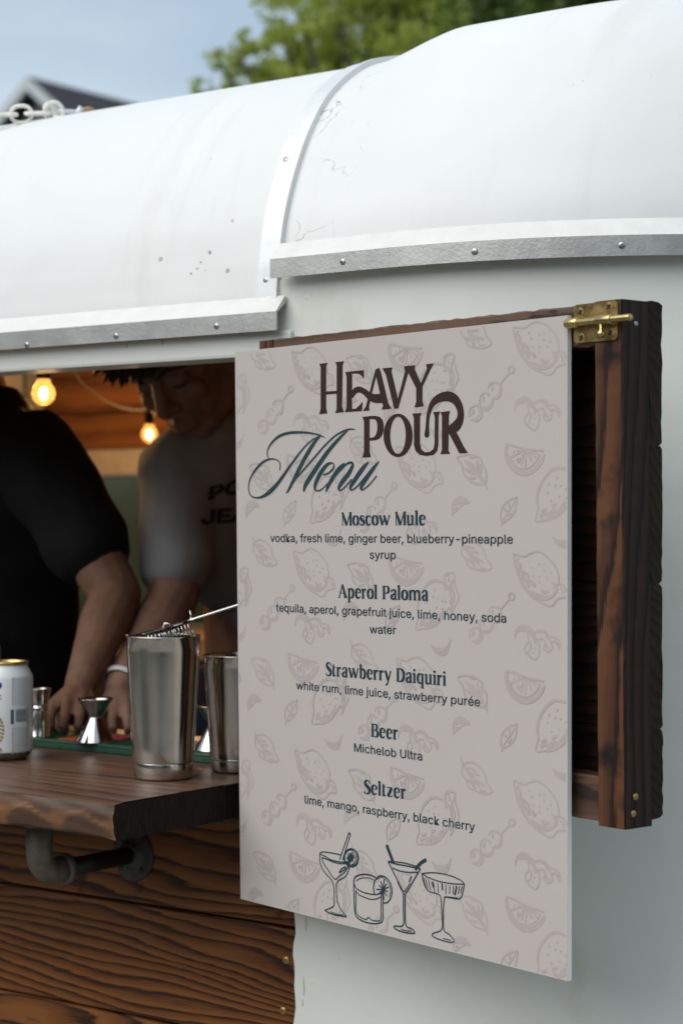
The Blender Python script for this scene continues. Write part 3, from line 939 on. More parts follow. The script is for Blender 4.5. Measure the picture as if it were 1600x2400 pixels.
for (ox, oy, sc), wd, strokes in motifs:
    for i in range(-4, 5):
        for j in range(-6, 7):
            if (i - j) % 2: continue
            sh = (i * DU / 2, j * DV / 2 + i * DU / 2 * SH)
            s_, t_ = uv(ox + strokes[0][0][0] * sc, oy + strokes[0][0][1] * sc)
            if not (-0.25 < s_ + sh[0] < 1.2 and -0.2 < t_ + sh[1] < 1.2): continue
            for st in strokes:
                px_stroke(pat, st, ox, oy, sc, wd, 3, 1.3, shift=sh)
pat.build('fruit_pattern', INK_PALE, 'pale mauve repeating print of lemons, leaves, wedges and olives')

# ---- logo
LG = (740, 840, 0.2296)
lg = Print(0.0004)
for poly in (
    [(35, 57), (118, 47), (104, 85), (103, 343), (211, 337), (211, 75), (197, 40), (285, 30), (271, 72), (266, 500), (285, 556), (197, 565), (211, 520), (211, 365), (103, 374), (103, 520), (118, 568), (33, 577), (48, 520), (48, 95)],
    [(297, 143), (488, 123), (488, 212), (465, 182), (430, 158), (367, 158), (367, 525), (405, 522), (440, 490), (475, 450), (468, 545), (295, 557), (312, 510), (312, 190)],
    [(605, 118), (645, 98), (625, 180), (612, 190), (565, 375), (540, 500), (545, 540), (477, 545), (508, 500), (540, 375)],
    [(605, 118), (645, 98), (665, 160), (735, 460), (770, 523), (668, 532), (684, 495), (660, 400), (612, 185)],
    [(675, 105), (778, 95), (768, 135), (835, 420), (838, 520), (797, 523), (712, 170)],
    [(835, 420), (907, 140), (897, 85), (940, 150), (838, 520), (800, 520)],
    [(897, 85), (1013, 73), (1005, 110), (1072, 265), (1085, 295), (1085, 440), (1100, 500), (1005, 510), (1022, 450), (1022, 315), (940, 150)],
    [(1122, 63), (1203, 55), (1165, 120), (1085, 297), (1068, 268), (1132, 110)],
    [(473, 607), (546, 600), (546, 960), (560, 1022), (473, 1025), (490, 970), (490, 650)],
    [(982, 575), (1077, 567), (1060, 605), (1060, 880), (1075, 945), (1110, 973), (1160, 972), (1200, 940), (1210, 880), (1212, 610), (1195, 560), (1265, 553), (1250, 595), (1248, 900), (1235, 960), (1200, 1000), (1130, 1012), (1060, 1000), (1015, 960), (1000, 900), (998, 620)],
    [(1270, 560), (1367, 548), (1355, 590), (1350, 955), (1368, 990), (1270, 993), (1285, 950), (1285, 600)],
    [(1350, 765), (1435, 770), (1510, 920), (1550, 982), (1462, 985)]):
    px_poly(lg, poly, *LG)
bowl = catmull([(540, 599), (610, 597), (655, 612), (682, 650), (690, 710), (682, 770), (655, 820), (610, 845), (540, 851)], 4)
bowl_in = catmull([(540, 822), (580, 820), (606, 800), (621, 760), (626, 700), (616, 650), (595, 630), (540, 628)], 4)
px_poly(lg, bowl + bowl_in, *LG)
ell = lambda cx, cy, rx, ry, k=28, tilt=0.0: [(cx + rx * math.cos(2 * math.pi * i / k) * math.cos(tilt) - ry * math.sin(2 * math.pi * i / k) * math.sin(tilt), cy + ry * math.sin(2 * math.pi * i / k) * math.cos(tilt) + rx * math.cos(2 * math.pi * i / k) * math.sin(tilt)) for i in range(k)]
px_poly(lg, ell(837, 798, 148, 224), *LG, holes=[ell(836, 797, 80, 193)])
px_stroke(lg, [(360, 390, 44), (400, 336, 42), (445, 324, 40), (495, 348, 42), (545, 392, 52), (600, 416, 58), (690, 412, 66)], *LG, smooth=6, wsc=1.3)
px_stroke(lg, [(1130, 823, 14), (1130, 800, 48), (1133, 765, 44), (1136, 700, 34), (1141, 620, 32), (1156, 550, 38), (1190, 470, 50), (1250, 418, 60), (1335, 396, 68), (1408, 420, 70), (1453, 480, 66), (1476, 560, 62), (1468, 640, 68), (1428, 705, 78), (1345, 752, 50)], *LG, smooth=7, wsc=1.22)
lg.build('logo_lettering', INK_BROWN, 'dark brown display lettering HEAVY POUR at the top of the board')

# ---- script word
SC_ = (570, 1000, 0.21046)
mn = Print(0.0007)
for st in (
    [(405, 500, 10), (412, 440, 12), (395, 395, 12), (345, 371, 12), (285, 375, 18), (215, 410, 24), (140, 490, 26), (85, 580, 18), (62, 670, 12), (68, 745, 12), (100, 790, 14), (150, 805, 15), (220, 790, 28), (300, 735, 44), (380, 650, 40), (470, 525, 32), (560, 395, 24), (680, 240, 16), (780, 150, 12), (870, 110, 10)],
    [(285, 372, 10), (268, 310, 12), (285, 240, 16), (330, 175, 22), (400, 115, 26), (500, 80, 26), (620, 72, 24), (740, 80, 18), (850, 105, 14), (908, 132, 8)],
    [(860, 115, 8), (800, 175, 34), (720, 300, 46), (640, 450, 48), (560, 610, 40), (505, 720, 24), (480, 752, 10)],
    [(490, 740, 10), (560, 630, 12), (650, 520, 16), (780, 370, 18), (900, 230, 18), (1020, 115, 16), (1120, 58, 16), (1190, 38, 14), (1243, 42, 8)],
    [(1160, 55, 8), (1080, 130, 28), (960, 265, 42), (850, 420, 50), (750, 570, 52), (690, 670, 46), (672, 740, 16)],
    [(890, 550, 14), (950, 530, 16), (1000, 480, 20), (1008, 435, 14), (985, 418, 14), (930, 440, 34), (860, 530, 50), (808, 640, 46), (797, 700, 30), (822, 730, 14), (870, 715, 12), (940, 650, 12), (1000, 590, 12)],
    [(1125, 420, 14), (1060, 490, 44), (980, 610, 46), (935, 700, 30), (922, 742, 8)],
    [(990, 605, 8), (1080, 500, 16), (1150, 430, 20), (1205, 414, 22), (1216, 450, 36), (1170, 540, 48), (1095, 640, 46), (1062, 700, 32), (1080, 727, 13), (1130, 690, 13), (1210, 600, 14)],
    [(1395, 410, 12), (1330, 480, 46), (1240, 610, 46), (1192, 690, 34), (1205, 722, 14), (1260, 690, 14), (1330, 610, 16), (1420, 500, 14)],
    [(1512, 400, 8), (1440, 490, 40), (1370, 590, 46), (1312, 690, 36), (1325, 720, 14), (1380, 685, 13), (1440, 620, 12), (1485, 563, 12)]):
    px_stroke(mn, st, *SC_, smooth=7, wsc=1.0)
mn.build('script_lettering', INK_TEAL, 'teal script word Menu across the logo')

# ---- serif headings drawn from strokes
ser = lambda x0, x1, y: [(x0, y, 4.5), (x1, y, 4.5)]
def stem(x, y0, y1, w_=16, s0=True, s1=True, flag=False):
    r = [[(x, y0, w_), (x, y1, w_)]]
    if s0: r.append(ser(x - w_ / 2 - 4.5, x + w_ / 2 + 4.5, y0 + 2))
    if s1 and not flag: r.append(ser(x - w_ / 2 - 4.5, x + w_ / 2 + 4.5, y1 - 2))
    if flag: r.append([(x - w_ / 2 - 5, y1 - 8, 3), (x, y1 - 4, 9)])
    return r
BOWL = [(15, 60, 5), (28, 72, 8), (41, 60, 14), (45, 36, 16), (40, 12, 13), (28, 2, 7), (15, 8, 5)]
ECU = [(41, 42, 10), (41, 58, 12), (33, 70, 7), (24, 73, 6), (12, 60, 14), (8, 37, 15), (13, 12, 14), (26, 2, 9), (43, 14, 4)]
RING = lambda w_, h_: [[(w_ / 2 + (w_ / 2 - 7) * math.cos(a), h_ / 2 + (h_ / 2 - 2.4) * math.sin(a), 5 + 11 * abs(math.cos(a))) for a in [2 * math.pi * i / 24 for i in range(25)]]]
GL = {
 'M': (80, [[(5, 0, 5), (5, 98, 5)], ser(-1, 12, 2), [(4, 98, 12), (38, 2, 17)], [(38, 2, 5), (68, 98, 6)], ser(0, 13, 98)] + stem(70, 0, 100)),
 'o': (53, RING(53, 74)), 's': (40, [[(35, 56, 4), (33, 66, 6), (26, 71, 6), (17, 72, 7), (7, 62, 11), (9, 50, 14), (20, 40, 17), (32, 28, 15), (34, 15, 12), (26, 4, 8), (13, 1, 6), (3, 9, 6), (2, 18, 4)]]),
 'c': (45, [[(41, 55, 5), (40, 64, 9), (34, 70, 7), (25, 72, 6), (12, 60, 14), (8, 37, 15), (13, 12, 14), (26, 2, 9), (42, 13, 4)]]),
 'w': (86, [[(6, 74, 13), (26, 2, 15)], [(27, 2, 5), (43, 68, 5)], [(38, 74, 13), (60, 2, 15)], [(60, 2, 5), (79, 73, 6)], ser(-2, 16, 72), ser(32, 46, 72), ser(71, 87, 72)]),
 'u': (58, stem(11, 16, 74, 15, False, False, True) + [[(11, 20, 15), (14, 7, 13), (23, 2, 8), (36, 10, 5)]] + stem(43, 0, 74, 15, False, False, True) + [ser(43, 56, 3)]),
 'l': (24, stem(11, 0, 108, 16, True, False, True)), 'e': (49, [[(10, 42, 5), (44, 42, 5)], ECU]),
 'A': (72, [[(5, 0, 5), (33, 100, 6)], [(33, 103, 10), (60, 2, 17)], [(14, 36, 5), (50, 36, 5)], ser(-4, 15, 2), ser(46, 74, 2)]),
 'p': (54, stem(11, -34, 74, 16, True, False, True) + [BOWL]), 'b': (54, stem(11, 1, 108, 16, False, False, True) + [BOWL]),
 'r': (39, stem(11, 0, 74, 16, True, False, True) + [[(16, 52, 5), (24, 68, 8), (35, 66, 15)]]),
 'P': (58, stem(12, 0, 100) + [[(14, 97, 5), (34, 96, 7), (46, 88, 13), (49, 72, 16), (44, 54, 12), (32, 46, 6), (16, 45, 5)]]),
 'a': (50, [[(7, 54, 10), (10, 66, 7), (18, 72, 6), (27, 73, 8), (35, 66, 13), (37, 54, 15), (37, 14, 15), (40, 4, 11), (49, 3, 5)], [(34, 44, 4), (18, 36, 9), (8, 21, 14), (12, 7, 11), (22, 2, 8), (34, 12, 4)]]),
 'm': (92, stem(11, 0, 74, 15, True, False, True) + stem(45, 0, 54, 15, True, False) + stem(79, 0, 54, 15, True, False) + [[(16, 56, 5), (26, 70, 8), (40, 68, 12), (45, 52, 15)], [(50, 56, 5), (60, 70, 8), (74, 68, 12), (79, 52, 15)]]),
 'S': (47, [[(41, 76, 4), (39, 92, 7), (32, 99, 6), (20, 101, 8), (8, 88, 13), (10, 70, 16), (24, 55, 19), (38, 38, 18), (40, 20, 15), (29, 3, 9), (14, -1, 6), (4, 8, 7), (2, 22, 4)]]),
 't': (33, [[(13, 94, 3), (12, 76, 13), (12, 16, 15), (16, 5, 12), (31, 7, 4)], [(1, 71, 5), (29, 71, 5)]]),
 'y': (54, [[(7, 74, 13), (30, 4, 15)], [(49, 73, 6), (31, 4, 6), (22, -24, 7), (10, -30, 11)], ser(-2, 17, 72), ser(41, 57, 72)]),
 'D': (68, stem(12, 0, 100) + [[(14, 97, 5), (36, 95, 9), (54, 78, 15), (59, 50, 17), (54, 22, 15), (36, 5, 9), (14, 3, 5)]]),
 'i': (24, stem(11, 0, 74, 16, True, False, True) + [[(2, 95, 1), (5, 95, 14), (11, 95, 18), (17, 95, 14), (20, 95, 1)]]),
 'q': (56, stem(43, -34, 74, 16, True, False) + [[(37, 64, 5), (25, 72, 8), (12, 60, 14), (8, 36, 16), (13, 12, 13), (25, 2, 8), (37, 10, 5)]]),
 'B': (60, stem(12, 0, 100) + [[(14, 97, 5), (34, 96, 7), (44, 87, 13), (46, 74, 14), (40, 58, 9), (30, 53, 5), (14, 53, 5)], [(28, 53, 5), (44, 48, 9), (52, 34, 15), (53, 24, 16), (46, 8, 11), (32, 3, 6), (14, 3, 5)]]),
 'z': (45, [[(4, 70, 6), (38, 70, 6)], [(36, 70, 15), (8, 4, 15)], [(4, 4, 6), (41, 4, 6)], [(6, 58, 2), (5, 72, 5)], [(40, 18, 2), (40, 3, 5)]]),
 ' ': (30, []),
}
def title(text, l_px, r_px, cap):
    """heading between two baseline pixels, cap height in metres"""
    pr = Print(0.0004)
    tot = sum(GL[c][0] + 5 for c in text) - 5
    (s0_, t0_), (s1_, t1_) = uv(*l_px), uv(*r_px)
    k = (s1_ - s0_) / tot
    ky = cap / 100 / HBOARD
    wmm = (k * BW + cap / 100) / 2
    x = 0
    for ch in text:
        w_, strokes = GL[ch]
        for st in strokes:
            sp = catmull(st, 5) if len(st) > 2 else st
            # width: horizontal and vertical scales differ, weigh by stroke direction
            res = []
            for i, q in enumerate(sp):
                a, b = sp[max(i - 1, 0)], sp[min(i + 1, len(sp) - 1)]
                dx, dy = abs(b[0] - a[0]) * k * BW, abs(b[1] - a[1]) * cap / 100
                L_ = math.hypot(dx, dy) or 1
                ws = (k * BW * dy + cap / 100 * dx) / L_
                xx = x + q[0]
                res.append((s0_ + xx * k, t0_ + (t1_ - t0_) * xx / tot - q[1] * ky, q[2] * ws))
            pr.ribbon(res)
        x += w_ + 5
    pr.build('heading', INK_DARK, 'dark teal serif heading ' + text)
title('Moscow Mule', (801, 1235.5), (997, 1235.5), 0.0136)
title('Aperol Paloma', (793, 1405.5), (1003.5, 1413.8), 0.0136)
title('Strawberry Daiquiri', (764, 1588), (1045.5, 1613.5), 0.0136)
title('Beer', (870, 1731.5), (933, 1739), 0.0136)
title('Seltzer', (854, 1863.5), (952, 1877.5), 0.0136)

# ---- sans lines, the built-in typeface squeezed to the measured width
FONT = None
try:
    import os
    FONT = bpy.data.fonts.load(os.path.join(bpy.utils.resource_path('LOCAL'), 'datafiles', 'fonts', 'Inter.woff2'))
except Exception:
    FONT = None                     # the built-in face then serves
def text_verts(text, spacing=1.0, bold=0.006):
    cu = bpy.data.curves.new('txt', 'FONT')
    if FONT: cu.font = FONT
    cu.body = text; cu.size = 1.0; cu.resolution_u = 3; cu.space_character = spacing; cu.offset = bold
    ob = bpy.data.objects.new('txt', cu)
    COL.objects.link(ob)
    bpy.context.view_layer.update()
    me = bpy.data.meshes.new_from_object(ob.evaluated_get(bpy.context.evaluated_depsgraph_get()))
    vs = [(q.co.x, q.co.y) for q in me.vertices]; fs = [tuple(f.vertices) for f in me.polygons]
    bpy.data.objects.remove(ob); bpy.data.curves.remove(cu); bpy.data.meshes.remove(me)
    return vs, fs
def sans(text, l_px, r_px, asc):
    vs, fs = text_verts(text)
    x0 = min(v[0] for v in vs); x1 = max(v[0] for v in vs)
    (s0_, t0_), (s1_, t1_) = uv(*l_px), uv(*r_px)
    mb = MB()
    out_ = []
    for x, y in vs:
        k = (x - x0) / (x1 - x0)
        out_.append(tuple(bpt(s0_ + (s1_ - s0_) * k, t0_ + (t1_ - t0_) * k - y / 0.73 * asc / HBOARD, 0.0004)))
    mb.add(out_, fs)
    o = rebase(mb.build('menu_line', INK_DARK, fix=False), board)
    o['label'] = 'small dark teal line: ' + text
sans('vodka, fresh lime, ginger beer, blueberry-pineapple', (633.5, 1273.5), (1201.5, 1280.5), 0.0122)
sans('syrup', (866, 1314.5), (927, 1315.5), 0.0122)
sans('tequila, aperol, grapefruit juice, lime, honey, soda', (647, 1436.8), (1186, 1466.5), 0.0122)
sans('water', (866, 1489.5), (928, 1492), 0.0122)
sans('white rum, lime juice, strawberry purée', (694.5, 1619.5), (1125, 1662.5), 0.0122)
sans('Michelob Ultra', (830, 1765.8), (989.5, 1788), 0.0122)
sans('lime, mango, raspberry, black cherry', (714.5, 1886), (1113, 1953), 0.0122)

# ---- line drawings of four drinks
DR = (740, 1940, 0.2296)
dr = Print(0.0004)
def dl(pts, w_=8, smooth=5, closed=False): px_stroke(dr, pts, *DR, wdef=w_, smooth=smooth, wsc=1.35, closed=closed)
def spokes(cx, cy, rx, ry, k, w_, r0=0.1, r1=0.8):
    for i in range(k):
        a = 2 * math.pi * i / k + 0.3; rr1 = r1 * (0.75 + 0.25 * ((i * 7) % 3) / 2)
        dl([(cx + rx * r0 * math.cos(a), cy + ry * r0 * math.sin(a)), (cx + rx * rr1 * math.cos(a), cy + ry * rr1 * math.sin(a))], w_, 0)
dl([(255, 288), (160, 268), (80, 258), (50, 265), (42, 285)])
dl([(42, 285), (45, 360), (70, 430), (120, 495), (165, 545), (182, 590), (190, 650), (190, 760), (178, 812), (97, 847)])
dl([(97, 847), (140, 875), (220, 900), (318, 913)], 9)
dl([(318, 913), (282, 870), (242, 810), (220, 740), (212, 640), (215, 580), (240, 545), (300, 510), (335, 450), (350, 355)])
dl([(50, 280), (100, 305), (150, 335), (220, 355), (290, 362), (350, 355)])
dl([(65, 315), (110, 330), (180, 360), (260, 378), (335, 370)]); dl([(65, 315), (80, 370), (120, 430), (170, 505), (205, 535), (240, 505), (300, 460), (335, 400), (340, 370)])
dl([(240, 470), (265, 430), (310, 410), (292, 440), (240, 470)]); dl([(150, 860), (220, 888), (285, 895)], 6)
dl([(245, 335), (340, 65)], 7, 0); dl([(275, 340), (355, 82)], 7, 0); dl([(338, 62), (357, 84)], 12, 0)
dl(ell(362, 318, 72, 90), 10, 2, True); dl(ell(356, 316, 58, 76), 6, 2, True)
dl([(425, 270), (434, 330), (415, 385), (370, 408)], 16)
spokes(358, 316, 58, 76, 18, 6); spokes(358, 316, 30, 36, 9, 12)
dl([(390, 560), (400, 520), (440, 495), (500, 487), (560, 495), (615, 520)], 10); dl([(415, 555), (450, 530), (520, 520), (580, 535), (605, 555)], 6)
dl([(390, 560), (410, 620), (470, 660), (540, 682), (610, 690), (660, 680), (690, 655)]); dl([(390, 560), (394, 720), (402, 870), (430, 925), (500, 965), (580, 983), (640, 980), (685, 950), (687, 800), (688, 650)], 9)
dl([(410, 650), (440, 690), (500, 718), (560, 738), (620, 735), (670, 712)], 7); dl([(410, 650), (412, 760), (412, 860), (440, 905), (510, 942), (540, 920), (570, 945), (610, 955), (665, 945), (668, 830), (670, 712)], 7)
dl([(600, 690), (592, 620), (605, 555), (640, 510), (680, 502), (730, 530), (768, 590), (780, 660), (765, 730), (730, 772), (695, 775)], 9); dl([(625, 540), (670, 515), (720, 545), (755, 600), (765, 660), (750, 715)], 5)
spokes(690, 640, 92, 140, 11, 8, 0.0, 0.75)
dl([(725, 190), (795, 375)], 26, 0); dl([(775, 300), (800, 380)], 8, 0); dl([(1015, 440), (1078, 372), (1130, 342)], 22)
dl([(740, 358), (830, 385), (940, 405), (1070, 432)], 9); dl([(740, 356), (900, 372), (1040, 412)], 8)
dl([(740, 358), (890, 655), (897, 700), (897, 850), (895, 1000), (812, 1008), (805, 1025), (850, 1055), (930, 1078), (1000, 1082), (1012, 1070), (980, 1035), (925, 1005), (915, 850), (917, 690), (945, 645), (1070, 432)], 9, 4)
dl([(785, 422), (850, 450), (940, 467), (1045, 467)], 8); dl([(835, 560), (880, 650), (915, 650), (965, 575)], 6); dl([(980, 505), (955, 565)], 9, 0); dl([(870, 1040), (930, 1058), (980, 1058)], 7)
dl([(1085, 482), (1160, 473), (1260, 478), (1380, 505), (1480, 550), (1518, 588)], 7); dl([(1085, 482), (1150, 520), (1260, 560), (1400, 585), (1518, 590)], 7)
dl([(1085, 482), (1105, 580), (1150, 655), (1255, 692), (1280, 740), (1288, 880), (1290, 1040), (1205, 1082), (1192, 1108), (1250, 1140), (1350, 1170), (1408, 1172), (1405, 1140), (1360, 1090), (1310, 1045), (1305, 850), (1315, 740), (1330, 718), (1465, 738), (1500, 680), (1518, 588)], 7, 4)
for x0_, x1_, y0_, y1_, w_ in ((1100, 1130, 520, 620, 5), (1120, 1150, 530, 640, 5), (1150, 1175, 545, 650, 5), (1190, 1200, 560, 620, 10), (1205, 1215, 570, 670, 5), (1245, 1255, 580, 680, 6), (1290, 1295, 580, 650, 12), (1330, 1330, 595, 690, 6), (1370, 1365, 605, 690, 6), (1408, 1400, 605, 690, 7), (1440, 1420, 610, 700, 14), (1470, 1455, 610, 690, 7), (1497, 1480, 610, 680, 6)):
    dl([(x0_, y0_), (x1_, y1_)], w_, 0)
dl([(1330, 718), (1450, 732)], 10, 0); dl([(1300, 1135), (1380, 1155)], 6, 0)
dr.build('drink_drawings', INK_DARK, 'dark line drawing of four cocktail glasses near the bottom edge')

# ------------------------------------------------------------------ open wooden shutter behind the menu board
rot_s = math.atan2(e2.y, e2.x)
shut = thing('window_shutter', 'charred wooden hatch shutter swung open against the white trailer side', 'shutter', (ORG.x, ORG.y, 0), rot_s)
def sl(px, py, yl):
    r0 = ray(px, py)
    den = r0.dot(-n2)
    Z = (ORG + (-n2) * yl).dot(-n2) / den if abs(den) > 1e-9 else 1
    Z = ((ORG + (-n2) * yl) - Vector((0, 0, 0))).dot(-n2) / (Vector((r0.x, r0.y, 0)).dot(-n2))
    q = at(px, py, Z) - ORG
    return q.dot(e2), q.z
YF = 0.0062                        # front of the frame, just behind the sheet
a_l, _ = sl(1400, 1930, YF); a_r, zb = sl(1465, 1946, YF)
_, zt = sl(1453, 700, YF)
YB = YF + 0.037                    # back of the frame
a_left = sl(586, 806, YF)[0]
print('SHUTTER', a_left, a_l, a_r, zb, zt, 'W', BW, HBOARD)
LEAN = 0.0045                      # the shutter leans a little, top to the left
def lean(mbx, k=1.0):
    mbx.v = [(x + LEAN * k * (zb - z) / (zt - zb), y, z) for x, y, z in mbx.v]
    return mbx
def rough_box(x0, x1, y0, y1, z0, z1, axis, seg, amp, bev, seed):
    """sawn timber: box cut along its length, arrises chamfered and uneven"""
    rr = random.Random(seed)
    mb = MB()
    if axis == 'z':
        A, Bq = (x0, x1), (y0, y1); L0, L1 = z0, z1
    else:
        A, Bq = (y0, y1), (z0, z1); L0, L1 = x0, x1
    rows = []
    for i in range(seg + 1):
        t = L0 + (L1 - L0) * i / seg
        prof = [(A[0] + bev, Bq[0]), (A[1] - bev, Bq[0]), (A[1], Bq[0] + bev), (A[1], Bq[1] - bev), (A[1] - bev, Bq[1]), (A[0] + bev, Bq[1]), (A[0], Bq[1] - bev), (A[0], Bq[0] + bev)]
        row = []
        for a, b in prof:
            a += rr.uniform(-amp, amp); b += rr.uniform(-amp, amp)
            row.append((a, b, t) if axis == 'z' else (t, a, b))
        rows.append(row)
    mb.grid(rows, smooth=False, closed_u=True)
    mb.add(rows[0], [tuple(range(8))]); mb.add(rows[-1], [tuple(range(8))])
    return mb
# stiles
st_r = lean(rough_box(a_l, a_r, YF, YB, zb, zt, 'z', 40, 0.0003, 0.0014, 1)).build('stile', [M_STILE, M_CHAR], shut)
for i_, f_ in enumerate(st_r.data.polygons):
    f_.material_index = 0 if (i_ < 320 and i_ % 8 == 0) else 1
st_l = rough_box(a_left, a_left + 0.04, YF + 0.012, YB, zb, zt, 'z', 30, 0.0004, 0.0018, 2).build('stile', M_STILE, shut)
# rails between the stiles
zrb = sl(1395, 1927, YF + 0.004)[1]; zrt = sl(1395, 1822, YF + 0.004)[1]
rough_box(a_left + 0.041, a_l + 0.002, YF + 0.010, YB, zrb, zrt, 'x', 40, 0.0004, 0.0015, 3).build('rail', M_RAILW, shut)
rough_box(a_left + 0.041, a_l + 0.002, YF + 0.002, YB, zt - 0.040, zt - 0.001, 'x', 50, 0.0007, 0.0015, 4).build('rail', M_RAILW, shut)
# horizontal boards behind, ends showing on the right
a_e = sl(1551, 1300, YB + 0.019)[0]
zcuts = [zt + 0.001, sl(1540, 1043, YB)[1], sl(1540, 1371, YB)[1], sl(1540, 1714, YB)[1], sl(1540, 1925, YB)[1]]
def shut_plank(z0, z1, seed):
    rr = random.Random(seed)
    # profile in y (depth) and z with a V at each joint; the sawn end is ragged
    prof = [(YB + 0.0005, z0 + 0.002), (YB + 0.0005, z1 - 0.002), (YB + 0.006, z1 - 0.0008), (YB + 0.0165, z1 - 0.0016), (YB + 0.020, z1 - 0.0045), (YB + 0.020, z0 + 0.0045), (YB + 0.0165, z0 + 0.0016), (YB + 0.006, z0 + 0.0008)]
    # subdivide the long sides so the end can be chewed
    pp = []
    for i, q in enumerate(prof):
        q2 = prof[(i + 1) % len(prof)]
        k = 14 if abs(q2[1] - q[1]) > 0.03 else 1
        pp += [(q[0] + (q2[0] - q[0]) * j / k, q[1] + (q2[1] - q[1]) * j / k) for j in range(k)]
    xs_ = [a_left - 0.004, a_left + 0.1, a_left + 0.3, a_e - 0.02, a_e - 0.006, a_e]
    rows = []
    for i, x in enumerate(xs_):
        jag = 0.0007 if i == len(xs_) - 1 else 0.0
        rows.append([(x + rr.uniform(-jag, jag), y + rr.uniform(-0.0004, 0.0004), z) for y, z in pp])
    mb = MB(); mb.grid(rows, smooth=False, closed_u=True)
    mb.add(rows[-1], [tuple(range(len(pp)))]); mb.add(rows[0], [tuple(range(len(pp)))])
    return lean(mb, 0.3)
for i in range(4):
    shut_plank(zcuts[i + 1] - 0.0014, zcuts[i] + 0.0014, 20 + i).build('plank', M_CHARX, shut)
for px, py, yl in ((1489, 1868, 0.0), (1484, 1908, 0.0), (1490, 758, 0.0)):
    # on the right-hand face of the stile
    r0 = ray(px, py)
    aa = a_r + 0.0003 + LEAN * (zb - (zb if py > 1500 else zt)) / (zt - zb)
    Z = (ORG + e2 * aa).dot(e2) / Vector((r0.x, r0.y, 0)).dot(e2)
    q = at(px, py, Z) - ORG
    put_screw(BSCR if py > 1500 else SCR, (aa, q.dot(-n2), q.z), (1, 0, 0), st_r, world=False, sc=0.62)

# ---- barrel bolt on the top corner
YP = YF - 0.0018
c_tl, c_tr, c_br, c_bl = [sl(x, y, YP) for x, y in ((1341, 717), (1444, 701), (1448, 791), (1347, 808))]
px0, px1 = (c_tl[0] + c_bl[0]) / 2, (c_tr[0] + c_br[0]) / 2
pz0, pz1 = (c_bl[1] + c_br[1]) / 2, (c_tl[1] + c_tr[1]) / 2
mb = MB()
rc = 0.004
outline = []
for cx_, cz_, a0 in ((px1 - rc, pz1 - rc, 0), (px0 + rc, pz1 - rc, 90), (px0 + rc, pz0 + rc, 180), (px1 - rc, pz0 + rc, 270)):
    outline += [(cx_ + rc * math.cos(R(a0 + k * 22.5)), cz_ + rc * math.sin(R(a0 + k * 22.5))) for k in range(5)]
mb.prism(outline, lambda t, q: (q[0], t, q[1]), [YP, YF - 0.0002])
latch = mb.build('barrel_bolt', M_BRASSP, shut)
latch['label'] = 'tarnished brass barrel bolt on the shutter corner'
YA = YP - 0.0062                   # axis of the bolt
b0 = sl(1327, 762, YA); b1 = sl(1434, 744, YA); b2 = sl(1478, 737, YA)
zc = (b0[1] + b1[1]) / 2
ax = lambda x: (x, YA, zc + (x - b0[0]) * 0.0)
def barrel(x0, x1, r, seg=18):
    q = MB()
    q.lathe([(r * 0.9, 0), (r, 0.0008), (r, (x1 - x0) - 0.0008), (r * 0.9, x1 - x0)], c=(x0, YA, zc), axis=(1, 0, 0), seg=seg, caps=True)
    q.box(x0 + 0.0006, x1 - 0.0006, YA, YP - 0.0001, zc - r * 0.98, zc + r * 0.98, 0.0006)
    return q
blen = b1[0] - b0[0]
barrel(b0[0], b0[0] + blen * 0.27, 0.0047).build('barrel', M_BRASS, latch)
barrel(b0[0] + blen * 0.68, b1[0], 0.0047).build('barrel', M_BRASS, latch)
mb = MB(); mb.lathe([(0.0001, 0), (0.0032, 0.0001), (0.0034, 0.001), (0.0034, b2[0] - b0[0] - 0.008), (0.0031, b2[0] - b0[0] - 0.0068), (0.0001, b2[0] - b0[0] - 0.0067)], c=(b0[0] + 0.0065, YA, zc), axis=(1, 0, 0), seg=18)
mb.build('rod', M_BRASS, latch)
kx = sl(1403, 775, YA - 0.004)
mb = MB()
mb.lathe([(0.0019, 0.0), (0.0019, -0.009), (0.0036, -0.0105), (0.0042, -0.0125), (0.0034, -0.0145), (0.0026, -0.0155), (0.0001, -0.0157)], c=(kx[0], YA - 0.001, zc), seg=16)
mb.build('knob', M_BRASS, latch)
for px, py in ((1359, 731), (1426, 718), (1362, 791), (1430, 779)):
    q = sl(px, py, YP)
    s_ = put_screw(BSCR, (q[0], YP + 0.0003, q[1]), (0, -1, 0), latch, world=False, sc=0.85)
    s_.scale = (0.95, 0.95, 0.16)
    mbx = MB(); L_ = 0.0026
    mbx.box(-L_, L_, -0.0006, 0.0006, 0.0003, 0.0009); mbx.box(-0.0006, 0.0006, -L_, L_, 0.0004, 0.0010)
    sl_ = mbx.build('slot', M_DARKHOLE, latch)
    sl_.location = (q[0], YP, q[1]); sl_.rotation_euler = (R(90), R(20 + px % 40), 0)

# ------------------------------------------------------------------ serving counter
ZC = H(-0.300)
cc = on_z(264, 1885, ZC)
CXR, CYF = cc.x, cc.y
CYB = 2.06
TC = 0.0405
counter = thing('serving_counter', 'thick dark stained timber serving counter on pipe brackets below the hatch', 'counter', (CXR - 0.8, CYF + 0.25, ZC - TC))
